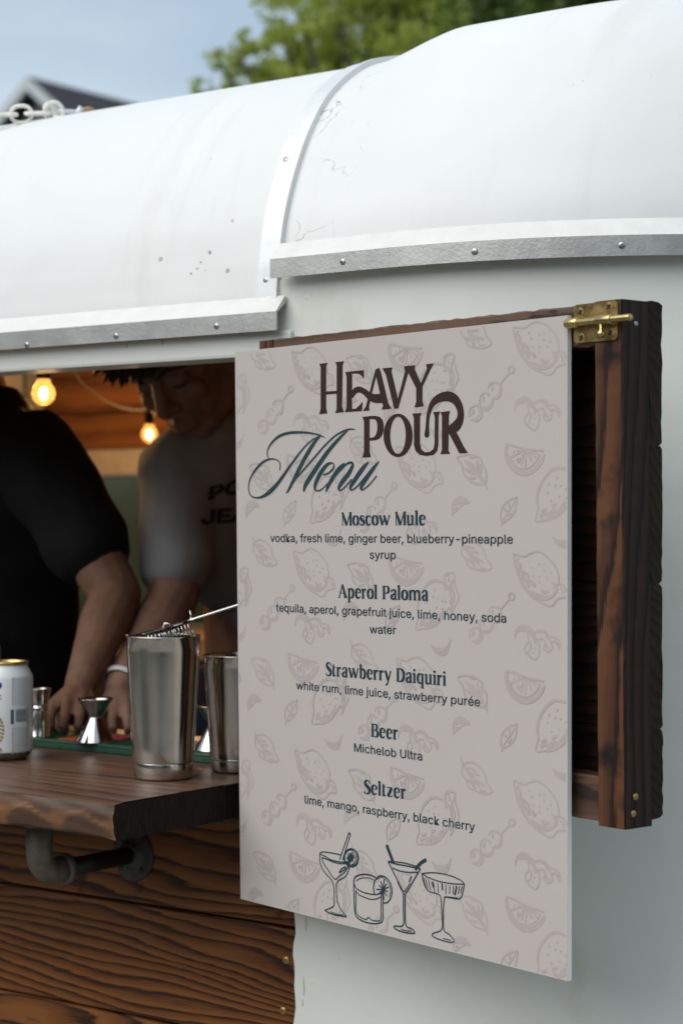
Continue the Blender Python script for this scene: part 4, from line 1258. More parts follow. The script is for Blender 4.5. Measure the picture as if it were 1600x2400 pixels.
# front board has a hewn edge: facets carved along the arris
def hewn(seed):
    rr = random.Random(seed)
    nx, nz_ = 150, 12
    rows = []
    for k in range(nz_ + 1):
        v = k / nz_
        row = []
        for i in range(nx + 1):
            u = i / nx
            x = CXR - u * 1.3
            s_ = (CXR - x)
            # scallops: two bowls per 20 cm, meeting in ridges
            c1 = abs(math.sin(s_ * 15.5 + 0.55)) ** 0.5
            top_c = 0.0045 * c1 * max(0, 1 - v / 0.30)
            bot_c = 0.010 * abs(math.sin(s_ * 14.0 + 0.25)) ** 0.6 * max(0, (v - 0.45) / 0.55) ** 1.4
            nz2 = 0.0012 * math.sin(s_ * 90 + v * 9) * math.sin(v * 8)
            y = CYF + top_c + bot_c + nz2
            z = ZC - TC * v - (0.002 * c1 if k == 0 else 0) + (0.006 * abs(math.sin(s_ * 14.0 + 0.25)) if k == nz_ else 0)
            row.append((x, y, z))
        rows.append(row)
    return rows
rows = hewn(3)
mb = MB(); mb.grid(rows, smooth=True)
back_top = [(p_[0], CYF + 0.02, ZC) for p_ in rows[0]]
mb2 = MB()
d1 = 0.183
mb2.grid([rows[0], back_top, [(p_[0], CYF + d1, ZC) for p_ in rows[0]]], smooth=False)
mb2.grid([[(p_[0], CYF + d1, ZC) for p_ in rows[0]], [(p_[0], CYF + d1, ZC - TC) for p_ in rows[0]]], smooth=False)
mb2.grid([[(p_[0], CYF + d1, ZC - TC) for p_ in rows[0]], rows[-1]], smooth=False)
mb2.add([r[-1] for r in rows] + [(rows[0][-1][0], CYF + d1, ZC - TC), (rows[0][-1][0], CYF + d1, ZC)], [tuple(range(len(rows) + 2))])
fb = rebase(mb2.build('board', M_COUNTER), counter)
fe = mb.build('hewn_edge', M_EDGE, fb)
# the adze left paler wood along the ridges between the stained hollows
ca = fe.data.color_attributes.new('hewn', 'FLOAT_COLOR', 'POINT')
for i_, v_ in enumerate(fe.data.vertices):
    s_ = CXR - v_.co.x; v = (ZC - v_.co.z) / TC
    ph = (s_ / 0.083) % 1.0
    nod = abs(math.cos(math.pi * ph))
    f1 = 0.50 + 0.10 * math.sin(2 * math.pi * ph + 0.6) - 0.16 * (1 - nod)
    f2 = 0.96 - 0.30 * nod ** 2
    k_ = math.exp(-((v - f1) / (0.06 + 0.12 * nod ** 6)) ** 2) + 0.6 * math.exp(-((v - 0.97) / 0.04) ** 2) + 0.8 * nod ** 40 * v
    k_ = min(1.0, k_)
    ca.data[i_].color = (k_, k_, k_, 1)
fe['label'] = 'hewn front edge with pale scallops'
mb = MB(); mb.add([r[0] for r in rows] + [(CXR, CYF + d1, ZC - TC), (CXR, CYF + d1, ZC)], [tuple(range(len(rows) + 2))])
mb.build('end_grain', M_ENDG, fb)['label'] = 'near black sawn end'
for y0, y1 in ((CYF + d1 + 0.0008, CYF + 2 * d1), (CYF + 2 * d1 + 0.0008, CYB)):
    mb = MB(); mb.box(CXR - 1.3, CXR - 0.001, y0, y1, ZC - TC, ZC - 0.0003, 0.0012)
    b_ = rebase(mb.build('board', M_COUNTER), counter)
    mb = MB(); mb.box(CXR - 0.0009, CXR - 0.0001, y0 + 0.001, y1 - 0.001, ZC - TC + 0.001, ZC - 0.0013)
    mb.build('end_grain', M_ENDG, b_)

# pipe bracket
M_IRON = plain('galvanised_iron', (0.16, 0.14, 0.115), 0.55, 0.6, 0.25, 90, 0.3)
M_IRON2 = plain('black_pipe', (0.02, 0.017, 0.016), 0.45, 0.4, 0.3, 60)
fl = on_y(313, 2003, WY + 0.003)
el_ = Vector((fl.x, WY - 0.146, fl.z))
def bracket(dx):
    mb = MB()
    mb.tube([(fl.x + dx, WY + 0.003, fl.z), (fl.x + dx, el_.y + 0.014, fl.z)], 0.0107, 18)
    pipe = rebase(mb.build('pipe_bracket', M_IRON2), counter)
    mb = MB()
    r_b = 0.024
    pth = [Vector((fl.x + dx, el_.y + 0.030, fl.z)), Vector((fl.x + dx, el_.y + 0.014, fl.z))]
    for k in range(1, 8):
        a = R(90 * k / 8)
        pth.append(Vector((fl.x + dx, el_.y + 0.014 - r_b * math.sin(a), fl.z + r_b - r_b * math.cos(a))))
    pth += [Vector((fl.x + dx, el_.y + 0.014 - r_b, fl.z + r_b)), Vector((fl.x + dx, el_.y + 0.014 - r_b, ZC - TC))]
    rad = [0.0165, 0.0150] + [0.0152] * 7 + [0.0152, 0.0165]
    mb.tube(pth, rad, 18)
    for pos, axv in ((Vector((fl.x + dx, el_.y + 0.024, fl.z)), (0, 1, 0)), (Vector((fl.x + dx, el_.y + 0.014 - r_b, ZC - TC - 0.012)), (0, 0, 1))):
        mb.lathe([(0.0150, 0), (0.0182, 0.001), (0.0186, 0.005), (0.0182, 0.009), (0.0150, 0.010)], c=pos, axis=axv, seg=20)
    mb.build('elbow', M_IRON, pipe)
    mb = MB()
    mb.lathe([(0.001, 0.0115), (0.0125, 0.0115), (0.0150, 0.0100), (0.0165, 0.005), (0.022, 0.004), (0.0305, 0.0038), (0.0325, 0.002), (0.0325, 0)], c=(fl.x + dx, WY + 0.0028, fl.z), axis=(0, -1, 0), seg=30)
    fo = mb.build('flange', plain('flange_iron', (0.055, 0.055, 0.048), 0.5, 0.6, 0.3, 80, 0.3), pipe)
    for k in range(4):
        a = R(45 + 90 * k)
        mb = MB(); mb.lathe([(0.0042, 0.0), (0.004, 0.0005), (0.0001, 0.0006)], c=(fl.x + dx + 0.0235 * math.cos(a), WY + 0.0028 - 0.0040, fl.z + 0.0235 * math.sin(a)), axis=(0, -1, 0), seg=12)
        mb.build('bolt_hole', M_DARKHOLE, pipe)
bracket(0)
bracket(-0.75)

# ------------------------------------------------------------------ things on the counter
def steel(name, col=(0.50, 0.48, 0.44), rough=0.16, spots=True):
    m, n, l, p = newmat(name)
    p.inputs['Metallic'].default_value = 1.0
    nn = noise_node(n, l, 55, 5, 0.65)
    r1 = ramp(n, l, nn.outputs['Fac'], [(0.3, tuple(v * 0.86 for v in col)), (0.7, col)])
    l.new(r1.outputs['Color'], p.inputs['Base Color'])
    r2 = n.new('ShaderNodeMapRange'); r2.inputs['To Min'].default_value = rough * 0.6; r2.inputs['To Max'].default_value = rough * 1.6
    l.new(nn.outputs['Fac'], r2.inputs['Value']); l.new(r2.outputs['Result'], p.inputs['Roughness'])
    n2_ = noise_node(n, l, 18, 2, sc=(1, 1, 0.15))
    bumpit(n, l, p, n2_.outputs['Fac'], 0.12, 0.003)
    return m
M_TIN = steel('brushed_tin', (0.66, 0.625, 0.56), 0.15)
M_CHROME = steel('polished_steel', (0.62, 0.61, 0.58), 0.07)
def tin(px, py, height, r0, r1, label):
    c = on_z(px, py, ZC)
    t = thing('shaker_tin', label, 'shaker', c, group='shaker tins')
    mb = MB()
    hb = height * 0.118
    rb = r0 + (r1 - r0) * 0.10
    prof = [(0.001, 0.002), (r0 - 0.004, 0.0012), (r0 - 0.0015, 0.0004), (r0, 0.003), (rb, hb - 0.001), (rb - 0.0003, hb)]
    mb.lathe(prof, seg=64)
    mb.build('weighted_base', M_TIN, t)
    prof = [(rb + 0.0007, hb + 0.0005), (rb + 0.0009, hb + 0.0016)] + [(rb + (r1 - rb) * (k / 8) ** 0.92, hb + (height - hb) * k / 8) for k in range(1, 8)] + [(r1 - 0.0006, height - 0.002), (r1 + 0.0004, height - 0.001), (r1, height), (r1 - 0.0012, height - 0.0006),
            (r1 - 0.0018, height - 0.004), (rb, hb + 0.004), (0.001, hb + 0.003)]
    mb = MB(); mb.lathe(prof, seg=64)
    mb.build('cup', M_TIN, t)
    return t, c
big, bc = tin(382.5, 1824, 0.1645, 0.0337, 0.0432, 'tall steel shaker tin with a strainer resting on its rim')
tin(556, 1807, 0.138, 0.031, 0.0405, 'shorter steel shaker tin half hidden behind the menu board edge')

# strainer lying across the big tin
st = thing('cocktail_strainer', 'steel coil strainer tilted across the rim of the tall shaker', 'strainer', (bc.x, bc.y, ZC + 0.16))
def P3(px, py, dz=0.0): return at(px, py, (Vector((bc.x, bc.y, 0)).dot(Vector((-SN, CS, 0)))) + dz)
d0, d1_ = P3(316, 1490), P3(463, 1449)
axd = (d1_ - d0).normalized(); dep = Vector((-SN, CS, 0)); nup = dep.cross(axd).normalized()
if nup.z < 0: nup = -nup
cen = (d0 + d1_) / 2
half = (d1_ - d0).length / 2
mb = MB(); pl_ = []
for k in range(40):
    a = 2 * math.pi * k / 40
    pl_.append(cen + axd * (half * math.cos(a)) + dep * (0.036 * math.sin(a)))
mb.add([tuple(q + nup * 0.0006) for q in pl_] + [tuple(q - nup * 0.0006) for q in pl_], [tuple(range(40)), tuple(range(40, 80))] + [(k, (k + 1) % 40, 40 + (k + 1) % 40, 40 + k) for k in range(40)])
rebase(mb.build('disc', M_CHROME), st)
mb = MB(); coil = []
nt_ = 26
for i in range(nt_ * 12 + 1):
    t_ = i / 12
    a = R(-115) + R(230) * t_ / nt_
    ring = cen + axd * (half * 0.78 * math.cos(a + math.pi)) * 1.0 + dep * (0.029 * math.sin(a + math.pi)) - nup * 0.0085
    outv = (axd * math.cos(a + math.pi) + dep * math.sin(a + math.pi)).normalized()
    th = 2 * math.pi * t_
    coil.append(ring + outv * (0.0068 * math.cos(th)) + nup * (0.0068 * math.sin(th)))
mb.tube(coil, 0.0006, 5, smooth=True)
# coil turned so it shows along the near side too
coil2 = []
for i in range(13 * 12 + 1):
    t_ = i / 12
    u = t_ / 13
    ring = cen + axd * (half * (-0.55 + 1.35 * u)) - dep * 0.027 - nup * 0.009
    th = 2 * math.pi * t_
    coil2.append(ring + dep * (0.0065 * math.cos(th)) + nup * (0.0078 * math.sin(th)))
mb.tube(coil2, 0.0006, 5)
rebase(mb.build('coil', M_CHROME), st)
mb = MB(); h0, h1 = P3(455, 1451), P3(553, 1420)
hd = (h1 - h0)
mb.tube([h0 - hd * 0.15, h0, h1, h0 + hd * 1.9], 0.0017, 8)
mb.tube([h0 - hd * 0.15 + dep * 0.012, h0 + hd * 0.1 + dep * 0.008, h0 + hd * 1.9 + dep * 0.004], 0.0015, 8)
rebase(mb.build('handle', M_CHROME), st)
mb = MB(); mb.tube([P3(447, 1452), P3(447.5, 1442), P3(445, 1431)], [0.0016, 0.0012, 0.0006], 6)
rebase(mb.build('prong', M_CHROME), st)
mb = MB(); mb.tube([P3(395, 1472), P3(398, 1462), P3(386, 1461), P3(380, 1472)], 0.0011, 6)
rebase(mb.build('prong', M_CHROME), st)

MAT_H = 0.0115
def jigger(px, py, prof, label, z0=ZC + MAT_H):
    c = on_z(px, py, z0)
    mb = MB(); mb.lathe(prof, seg=40)
    o = mb.build('jigger', M_CHROME)
    o.location = c
    return tag(o, label, 'jigger', 'bar jiggers')
HG = [(0.0246, 0.0), (0.0252, 0.0008), (0.0246, 0.0018), (0.0090, 0.0305), (0.0078, 0.0318), (0.0084, 0.0330), (0.0222, 0.0540), (0.0236, 0.0556), (0.0230, 0.0562), (0.0212, 0.0535), (0.0070, 0.036), (0.0005, 0.035)]
jigger(223.5, 1739, HG, 'short hourglass steel jigger standing left of the tall shaker')
jigger(503, 1759, HG, 'hourglass steel jigger seen between the two shaker tins')
jigger(92, 1727, [(0.0150, 0), (0.0156, 0.0008), (0.0150, 0.002), (0.0142, 0.020), (0.0118, 0.0345), (0.0112, 0.0372), (0.0120, 0.0378), (0.0120, 0.0390), (0.0112, 0.0396), (0.0118, 0.045), (0.0152, 0.0618), (0.0160, 0.0632), (0.0156, 0.0640), (0.0146, 0.0622), (0.010, 0.046), (0.0005, 0.045)], 'tall slim steel jigger right behind the white drink can')

# bar mat: rim, floor, ridges and printed patches
M_RUB = plain('green_rubber', (0.010, 0.060, 0.032), 0.5, 0, 0.25, 90)
M_ORANGE = plain('orange_rubber', (0.30, 0.055, 0.012), 0.55, 0, 0.2, 60)
M_RED = plain('red_rubber', (0.30, 0.012, 0.012), 0.55, 0, 0.2, 60)
my0 = on_z(195, 1762, ZC).y
mx1 = CXR + 0.02
mat_ = thing('bar_mat', 'green rubber bar mat with orange patches lying along the counter', 'bar mat', ((mx1 + CXR - 0.62) / 2, my0 + 0.05, ZC))
mx0, my1 = CXR - 0.62, my0 + 0.105
mx1 = CXR - 0.012
mb = MB(); mb.box(mx0, mx1, my0, my1, ZC + 0.0004, ZC + 0.007, 0.001)
mb.box(mx0, mx1, my0, my0 + 0.010, ZC + 0.0065, ZC + MAT_H, 0.002); mb.box(mx0, mx1, my1 - 0.010, my1, ZC + 0.0065, ZC + MAT_H, 0.002)
mb.box(mx0, mx0 + 0.01, my0 + 0.0101, my1 - 0.0101, ZC + 0.0065, ZC + MAT_H - 0.0003, 0.002); mb.box(mx1 - 0.01, mx1, my0 + 0.0101, my1 - 0.0101, ZC + 0.0065, ZC + MAT_H - 0.0003, 0.002)
rebase(mb.build('base', M_RUB), mat_)
xo0, xo1 = on_z(110, 1735, ZC + MAT_H).x, on_z(182, 1735, ZC + MAT_H).x
mb = MB()
nslat = 0
x = mx0 + 0.014
rib = MB(); rib.box(0, 0.0045, my0 + 0.0125, my1 - 0.0125, ZC + 0.0069, ZC + MAT_H - 0.0006, 0.0008)
ribm = rib.mesh('ridge', M_RUB)
while x < mx1 - 0.016:
    if not (xo0 - 0.006 < x < xo1 + 0.002):
        rebase(link('ridge', ribm), mat_).location.x = x
    x += 0.0088
mb = MB(); mb.box(xo0, xo1, my0 + 0.0115, my0 + 0.05, ZC + 0.0072, ZC + MAT_H + 0.0004, 0.001)
rebase(mb.build('printed_patch', M_ORANGE), mat_)
mb = MB(); q = on_z(300, 1722, ZC + MAT_H); mb.box(q.x - 0.03, q.x + 0.03, my1 - 0.045, my1 - 0.018, ZC + 0.0085, ZC + MAT_H + 0.0008, 0.001)
rebase(mb.build('printed_patch', M_RED), mat_)

# drink can
M_CANW = plain('white_can', (0.72, 0.74, 0.74), 0.28, 0.0, 0.04)
M_GOLD = plain('gold_rim', (0.62, 0.44, 0.16), 0.28, 0.95, 0.1)
M_CANALU = plain('can_aluminium', (0.45, 0.40, 0.34), 0.3, 0.95, 0.2)
M_BLUE = plain('can_blue', (0.008, 0.045, 0.22), 0.3)
M_GREY = plain('can_grey_print', (0.30, 0.32, 0.35), 0.4)
M_GOLDP = plain('can_gold_print', (0.50, 0.32, 0.09), 0.3, 0.6)
M_SLATE = plain('can_slate_print', (0.06, 0.11, 0.16), 0.4)
def can(px, py, label, mat, z=ZC):
    c = on_z(px, py, z)
    t = thing('drink_can', label, 'can', c)
    r = 0.0331
    mb = MB(); mb.lathe([(r - 0.0008, 0.0105), (r, 0.0135), (r, 0.100), (r - 0.0008, 0.1035), (r - 0.004, 0.1105), (r - 0.0062, 0.1145), (r - 0.0072, 0.1172)], seg=56)
    mb.build('body', mat, t)
    mb = MB(); mb.lathe([(0.001, 0.006), (0.020, 0.006), (0.0235, 0.0), (0.0250, 0.0004), (0.0285, 0.0045), (r - 0.0008, 0.0104)], seg=56)
    mb.build('foot', M_CANALU, t)
    mb = MB(); mb.lathe([(r - 0.0073, 0.1172), (r - 0.0056, 0.1184), (r - 0.0052, 0.1206), (r - 0.0064, 0.1218), (r - 0.0080, 0.1206), (r - 0.0092, 0.1160), (0.001, 0.1165)], seg=56)
    lid = mb.build('lid', M_GOLD, t)
    mb = MB(); mb.tube([(-0.004, -0.012, 0.1178), (0.004, -0.012, 0.1178), (0.0065, 0.0, 0.1178), (0.003, 0.008, 0.1178), (-0.003, 0.008, 0.1178), (-0.0065, 0.0, 0.1178)], 0.0014, 6, closed=True)
    mb.build('pull_tab', M_GOLD, lid)
    return t, c, r
t_can, c_can, rcn = can(14.5, 1778, 'white drink can with gold lid and blue print at the counter edge', M_CANW)
vdir = math.atan2(-c_can.y, -c_can.x)          # azimuth towards the lens
def wrap(mbx, px0_, px1_, y0_, y1_, o):
    """rectangle of print on the can, limits in photograph pixels"""
    Zc = Vector((c_can.x, c_can.y, 0)).dot(Vector((-SN, CS, 0)))
    def ang(px): 
        k = max(-0.995, min(0.995, (px - 14.5) / F * Zc / rcn))
        return vdir + math.asin(k)
    def zz(py): return CAMZ + (CY - py) / F * Zc - ZC
    k = 4
    rows = [[((rcn + o) * math.cos(ang(px0_) + (ang(px1_) - ang(px0_)) * i / k), (rcn + o) * math.sin(ang(px0_) + (ang(px1_) - ang(px0_)) * i / k), z) for i in range(k + 1)] for z in (zz(y0_), zz(y1_))]
    mbx.grid(rows)
rr = random.Random(4)
gp = [MB(), MB()]
for ci in range(9):
    x = 28 + ci * 4.2
    w_ = 2.0 if ci == 0 else 1.2
    for gi, (ya, yb) in enumerate(((1583, 1650), (1700, 1762 - (ci % 3) * 4))):
        y = ya
        while y < yb:
            L_ = rr.uniform(2, 9 if ci else 18)
            wrap(gp[gi], x, x + w_, y, min(y + L_, yb), 0.00025)
            y += L_ + rr.uniform(0.8, 2.0)
for g_ in gp: g_.build('small_print', M_GREY, t_can)
bar = MB(); y = 1658.0
for i in range(17):
    h_ = rr.choice((0.5, 0.8, 1.2)); wrap(bar, 36, 61, y, y + h_, 0.00025); y += h_ + rr.choice((0.7, 1.0))
for i in range(10): wrap(bar, 62.5, 64.5, 1655 + i * 4.2, 1657.5 + i * 4.2, 0.00025)
bar.build('barcode', M_SLATE, t_can)
bx_ = MB(); wrap(bx_, 24.5, 32, 1658, 1692, 0.00025); bx_.build('print_block', M_SLATE, t_can)
bl = MB()
wrap(bl, -50, 0, 1594, 1597, 0.0003); wrap(bl, -4, 2, 1594, 1609, 0.00032); wrap(bl, 2, 4.5, 1597, 1606, 0.00032); wrap(bl, 0, 4, 1624, 1626.5, 0.0003); wrap(bl, 0, 4, 1631, 1633.5, 0.0003)
bl.build('blue_print', M_BLUE, t_can)
wl = MB()
for k in range(10):
    a0 = R(-75 + 15 * k)
    cxp, cyp = -14 + 20 * math.cos(a0), 1705 + 34 * math.sin(a0)
    wrap(wl, cxp - 1, cxp + 4.2, cyp - 3.2, cyp + 2.2, 0.0003); wrap(wl, cxp - 7, cxp - 2, cyp - 4.4, cyp + 0.2, 0.00032)
for k in range(3): wrap(wl, -2 + k * 2.2, -0.4 + k * 2.2, 1745 + k, 1752 + k * 2, 0.0003)
wl.build('wheat_emblem', M_GOLDP, t_can)
can(-58, 1748, 'dark blue drink can cut off by the left picture edge', M_BLUE)
COL.objects[-1]
for o in list(S.objects):
    if o.get('label', '').startswith('dark blue drink can'):
        o.scale = (1, 1, 1.25)

# ------------------------------------------------------------------ people behind the counter
def capsule(mbx, pts, rads, seg=14, flat=None):
    """closed, round-ended tapering limb through the points"""
    P = [Vector(p_) for p_ in pts]
    Q, rr = [], []
    t0 = (P[0] - P[1]).normalized(); t1 = (P[-1] - P[-2]).normalized()
    for a in (90, 60, 30):
        Q.append(P[0] + t0 * rads[0] * math.sin(R(a))); rr.append(max(rads[0] * math.cos(R(a)), 0.0008))
    Q += P; rr += list(rads)
    for a in (30, 60, 90):
        Q.append(P[-1] + t1 * rads[-1] * math.sin(R(a))); rr.append(max(rads[-1] * math.cos(R(a)), 0.0008))
    mbx.tube(Q, rr, seg)
def blob(mbx, c, rad, rot=None, seg=20):
    c = Vector(c)
    vs, fs = [], []
    n_ = seg // 2
    for i in range(n_ + 1):
        ph = math.pi * i / n_
        for k in range(seg):
            th = 2 * math.pi * k / seg
            s_ = max(math.sin(ph), 0.003)
            q = Vector((rad[0] * s_ * math.cos(th), rad[1] * s_ * math.sin(th), rad[2] * math.cos(ph)))
            if rot is not None: q = rot @ q
            vs.append(c + q)
    for i in range(n_):
        for k in range(seg):
            fs.append((i * seg + k, (i + 1) * seg + k, (i + 1) * seg + (k + 1) % seg, i * seg + (k + 1) % seg))
    fs.append(tuple(range(seg))); fs.append(tuple(n_ * seg + k for k in range(seg))[::-1])
    mbx.add(vs, fs, True)
def fuse(mbx, name, mat, parent, voxel=0.006, smooth=6, disp=None):
    """one continuous skin over overlapping volumes"""
    me = mbx.mesh(name, mat)
    o = bpy.data.objects.new(name + '_tmp', me); COL.objects.link(o)
    md = o.modifiers.new('r', 'REMESH'); md.mode = 'VOXEL'; md.voxel_size = voxel; md.use_smooth_shade = True
    sm = o.modifiers.new('s', 'SMOOTH'); sm.factor = 0.6; sm.iterations = smooth
    bpy.context.view_layer.update()
    me2 = bpy.data.meshes.new_from_object(o.evaluated_get(bpy.context.evaluated_depsgraph_get()))
    bpy.data.objects.remove(o)
    if disp:
        nr = [v.normal.copy() for v in me2.vertices]
        for v, q in zip(me2.vertices, nr):
            v.co += q * disp(v.co)
    me2.materials.clear(); me2.materials.append(mat)
    me2.polygons.foreach_set('use_smooth', [True] * len(me2.polygons))
    r_ = link(name, me2)
    return rebase(r_, parent)
def skin_mat(name, col):
    m, n, l, p = newmat(name)
    nn = noise_node(n, l, 45, 4)
    r_ = ramp(n, l, nn.outputs['Fac'], [(0.3, tuple(v * 0.72 for v in col)), (0.7, tuple(v * 1.08 for v in col))])
    l.new(r_.outputs['Color'], p.inputs['Base Color']); p.inputs['Roughness'].default_value = 0.65; p.inputs['Specular IOR Level'].default_value = 0.25
    p.inputs['Subsurface Weight'].default_value = 0.08; p.inputs['Subsurface Radius'].default_value = (0.01, 0.004, 0.002); p.inputs['Subsurface Scale'].default_value = 0.4
    bumpit(n, l, p, noise_node(n, l, 400, 2).outputs['Fac'], 0.08)
    return m
M_SKIN1 = skin_mat('tanned_skin', (0.19, 0.098, 0.060))
M_SKIN2 = skin_mat('fair_skin', (0.24, 0.13, 0.092))
def cloth(name, col, bump=0.25):
    m, n, l, p = newmat(name)
    nn = noise_node(n, l, 14, 4)
    r_ = ramp(n, l, nn.outputs['Fac'], [(0.3, tuple(v * 0.85 for v in col)), (0.7, tuple(v * 1.1 for v in col))])
    l.new(r_.outputs['Color'], p.inputs['Base Color']); p.inputs['Roughness'].default_value = 0.9
    p.inputs['Specular IOR Level'].default_value = 0.15
    b = bumpit(n, l, p, noise_node(n, l, 700, 2).outputs['Fac'], bump, 0.001)
    return m
M_BLACK = cloth('black_cotton', (0.010, 0.010, 0.011))
M_GREYC = cloth('grey_cotton', (0.25, 0.25, 0.255))
M_DENIM = cloth('dark_denim', (0.02, 0.024, 0.04))
M_HAIR = plain('dark_hair', (0.010, 0.007, 0.0055), 0.6, 0, 0.3, 80)
folds = lambda k, amp: (lambda c: amp * (math.sin(c.z * 46 * k + c.x * 31) * math.sin(c.x * 58 * k - c.z * 23 + c.y * 20)))

def hand(mbx, wrist, knuck, tips, thumb, r=0.0085, palm=0.017):
    """palm from the wrist to the knuckles, four unequal fingers, thumb off the side"""
    wv = Vector(wrist)
    ks = [Vector(k_) for k_ in knuck]
    for k_ in ks:
        capsule(mbx, [wv, (wv + k_) / 2, k_], [palm, palm * 0.86, palm * 0.68], 12)
    for k_, tp in zip(ks, tips):
        chain = [k_] + [Vector(q) for q in tp]
        capsule(mbx, chain, [r * 1.12] + [r * (1.0 - 0.1 * i) for i in range(len(tp))], 10)
    capsule(mbx, [Vector(q) for q in thumb], [r * 1.5, r * 1.15, r], 10)

# -- person in black, left: right-of-picture arm reaches to the mat
pa = thing('person', 'person in a black T-shirt leaning over the counter, head beyond the left edge', 'person', (at(-60, CY, 3.05).x, at(-60, CY, 3.05).y, 0.34))
body = MB()
sh = at(108, 1110, 2.90); elb = at(272, 1395, 2.80); wri = at(186, 1612, 2.70)
capsule(body, [sh, sh.lerp(elb, 0.5), elb.lerp(sh, 0.1), elb], [0.054, 0.045, 0.039, 0.037])
capsule(body, [elb, elb.lerp(wri, 0.3), elb.lerp(wri, 0.75), wri], [0.037, 0.037, 0.027, 0.022])
kn = [at(126, 1654, 2.665), at(157, 1646, 2.655), at(188, 1648, 2.66), at(215, 1656, 2.675)]
hand(body, wri, kn,
     [[at(117, 1682, 2.645), at(118, 1703, 2.64), at(123, 1716, 2.645)], [at(151, 1684, 2.63), at(150, 1704, 2.625), at(153, 1717, 2.63)],
      [at(187, 1682, 2.635), at(184, 1702, 2.63), at(183, 1715, 2.635)], [at(219, 1684, 2.655), at(216, 1702, 2.65), at(213, 1713, 2.652)]],
     [at(165, 1640, 2.69), at(140, 1672, 2.72), at(140, 1700, 2.72)], 0.0074, 0.0155)
nk = at(-70, 900, 2.98); chest = at(-60, 1180, 3.02); belly = at(-70, 1480, 3.06); hip = at(-70, 1720, 3.10)
capsule(body, [chest, nk], [0.075, 0.055]); 
hd = at(-120, 735, 2.93)
blob(body, hd, (0.078, 0.095, 0.115)); blob(body, hd + Vector((0.03, -0.095, -0.02)), (0.014, 0.02, 0.02)); blob(body, hd + Vector((0.01, -0.05, -0.09)), (0.045, 0.05, 0.035))
capsule(body, [at(-210, 1110, 3.05), at(-300, 1380, 2.95), at(-260, 1600, 2.75)], [0.055, 0.045, 0.026])
hand(body, at(-260, 1600, 2.75), [at(-275 + 20 * i, 1660, 2.70) for i in range(4)], [[at(-275 + 20 * i, 1690, 2.68), at(-272 + 20 * i, 1712, 2.68)] for i in range(4)], [at(-250, 1620, 2.74), at(-220, 1650, 2.72), at(-205, 1690, 2.71)])
for s_ in (-1, 1):
    hp = hip + Vector((CS * 0.09 * s_, SN * 0.09 * s_, 0)); capsule(body, [hp, Vector((hp.x, hp.y, 0.75)), Vector((hp.x, hp.y, 0.42))], [0.085, 0.06, 0.045])
    capsule(body, [Vector((hp.x, hp.y, 0.385)), Vector((hp.x + 0.06, hp.y - 0.16, 0.375))], [0.042, 0.034])
fuse(body, 'body', M_SKIN1, pa, 0.0034, 2)
shirt = MB()
def torso(mbx, stations, seg=26):
    """stations: centre, half width (across the view), half depth"""
    rows = []
    rt = Vector((CS, SN, 0)); dp = Vector((-SN, CS, 0))
    for c, a, b in stations:
        rows.append([c + rt * (a * math.cos(2 * math.pi * k / seg)) + dp * (b * math.sin(2 * math.pi * k / seg)) for k in range(seg)])
    mbx.grid(rows, True, True)
    mbx.add(rows[0], [tuple(range(seg))]); mbx.add(rows[-1], [tuple(range(seg))])
torso(shirt, [(at(-70, 1790, 3.10), 0.175, 0.11), (at(-70, 1560, 3.07), 0.165, 0.115), (at(-65, 1330, 3.04), 0.17, 0.12), (at(-60, 1150, 3.01), 0.168, 0.115), (at(-58, 1030, 2.99), 0.13, 0.09), (at(-62, 945, 2.985), 0.082, 0.075), (at(-64, 905, 2.985), 0.064, 0.06)])
capsule(shirt, [at(0, 1050, 2.95), at(70, 1060, 2.92), sh], [0.06, 0.072, 0.074])
capsule(shirt, [at(-20, 1000, 2.97), at(60, 1045, 2.93)], [0.045, 0.05])
tip_s = sh.lerp(elb, 0.60)
capsule(shirt, [sh, sh.lerp(elb, 0.3), tip_s], [0.072, 0.066, 0.066])
capsule(shirt, [at(-170, 1060, 3.02), at(-210, 1120, 3.05), at(-260, 1270, 3.0)], [0.07, 0.07, 0.062])
fuse(shirt, 'shirt', M_BLACK, pa, 0.007, 8, folds(1.0, 0.0028))
tr = MB()
for s_ in (-1, 1):
    hp = hip + Vector((CS * 0.09 * s_, SN * 0.09 * s_, 0)); capsule(tr, [hp + Vector((0, 0, 0.03)), Vector((hp.x, hp.y, 0.75)), Vector((hp.x, hp.y, 0.45))], [0.10, 0.078, 0.062])
fuse(tr, 'trousers', M_DENIM, pa, 0.01, 5)
hr = MB()
for i in range(140):
    th, ph = rnd.uniform(0, 2 * math.pi), math.acos(rnd.uniform(-0.1, 1))
    d = Vector((math.sin(ph) * math.cos(th), math.sin(ph) * math.sin(th), math.cos(ph)))
    b0_ = hd + Vector((d.x * 0.076, d.y * 0.093, d.z * 0.113))
    hr.tube([b0_ - d * 0.006, b0_ + d * 0.012 + Vector((0, 0, -0.004)), b0_ + d * 0.018 + Vector((rnd.uniform(-0.015, 0.015), rnd.uniform(-0.015, 0.015), -0.018))], [0.009, 0.007, 0.001], 6)
rebase(hr.build('hair', M_HAIR), pa)

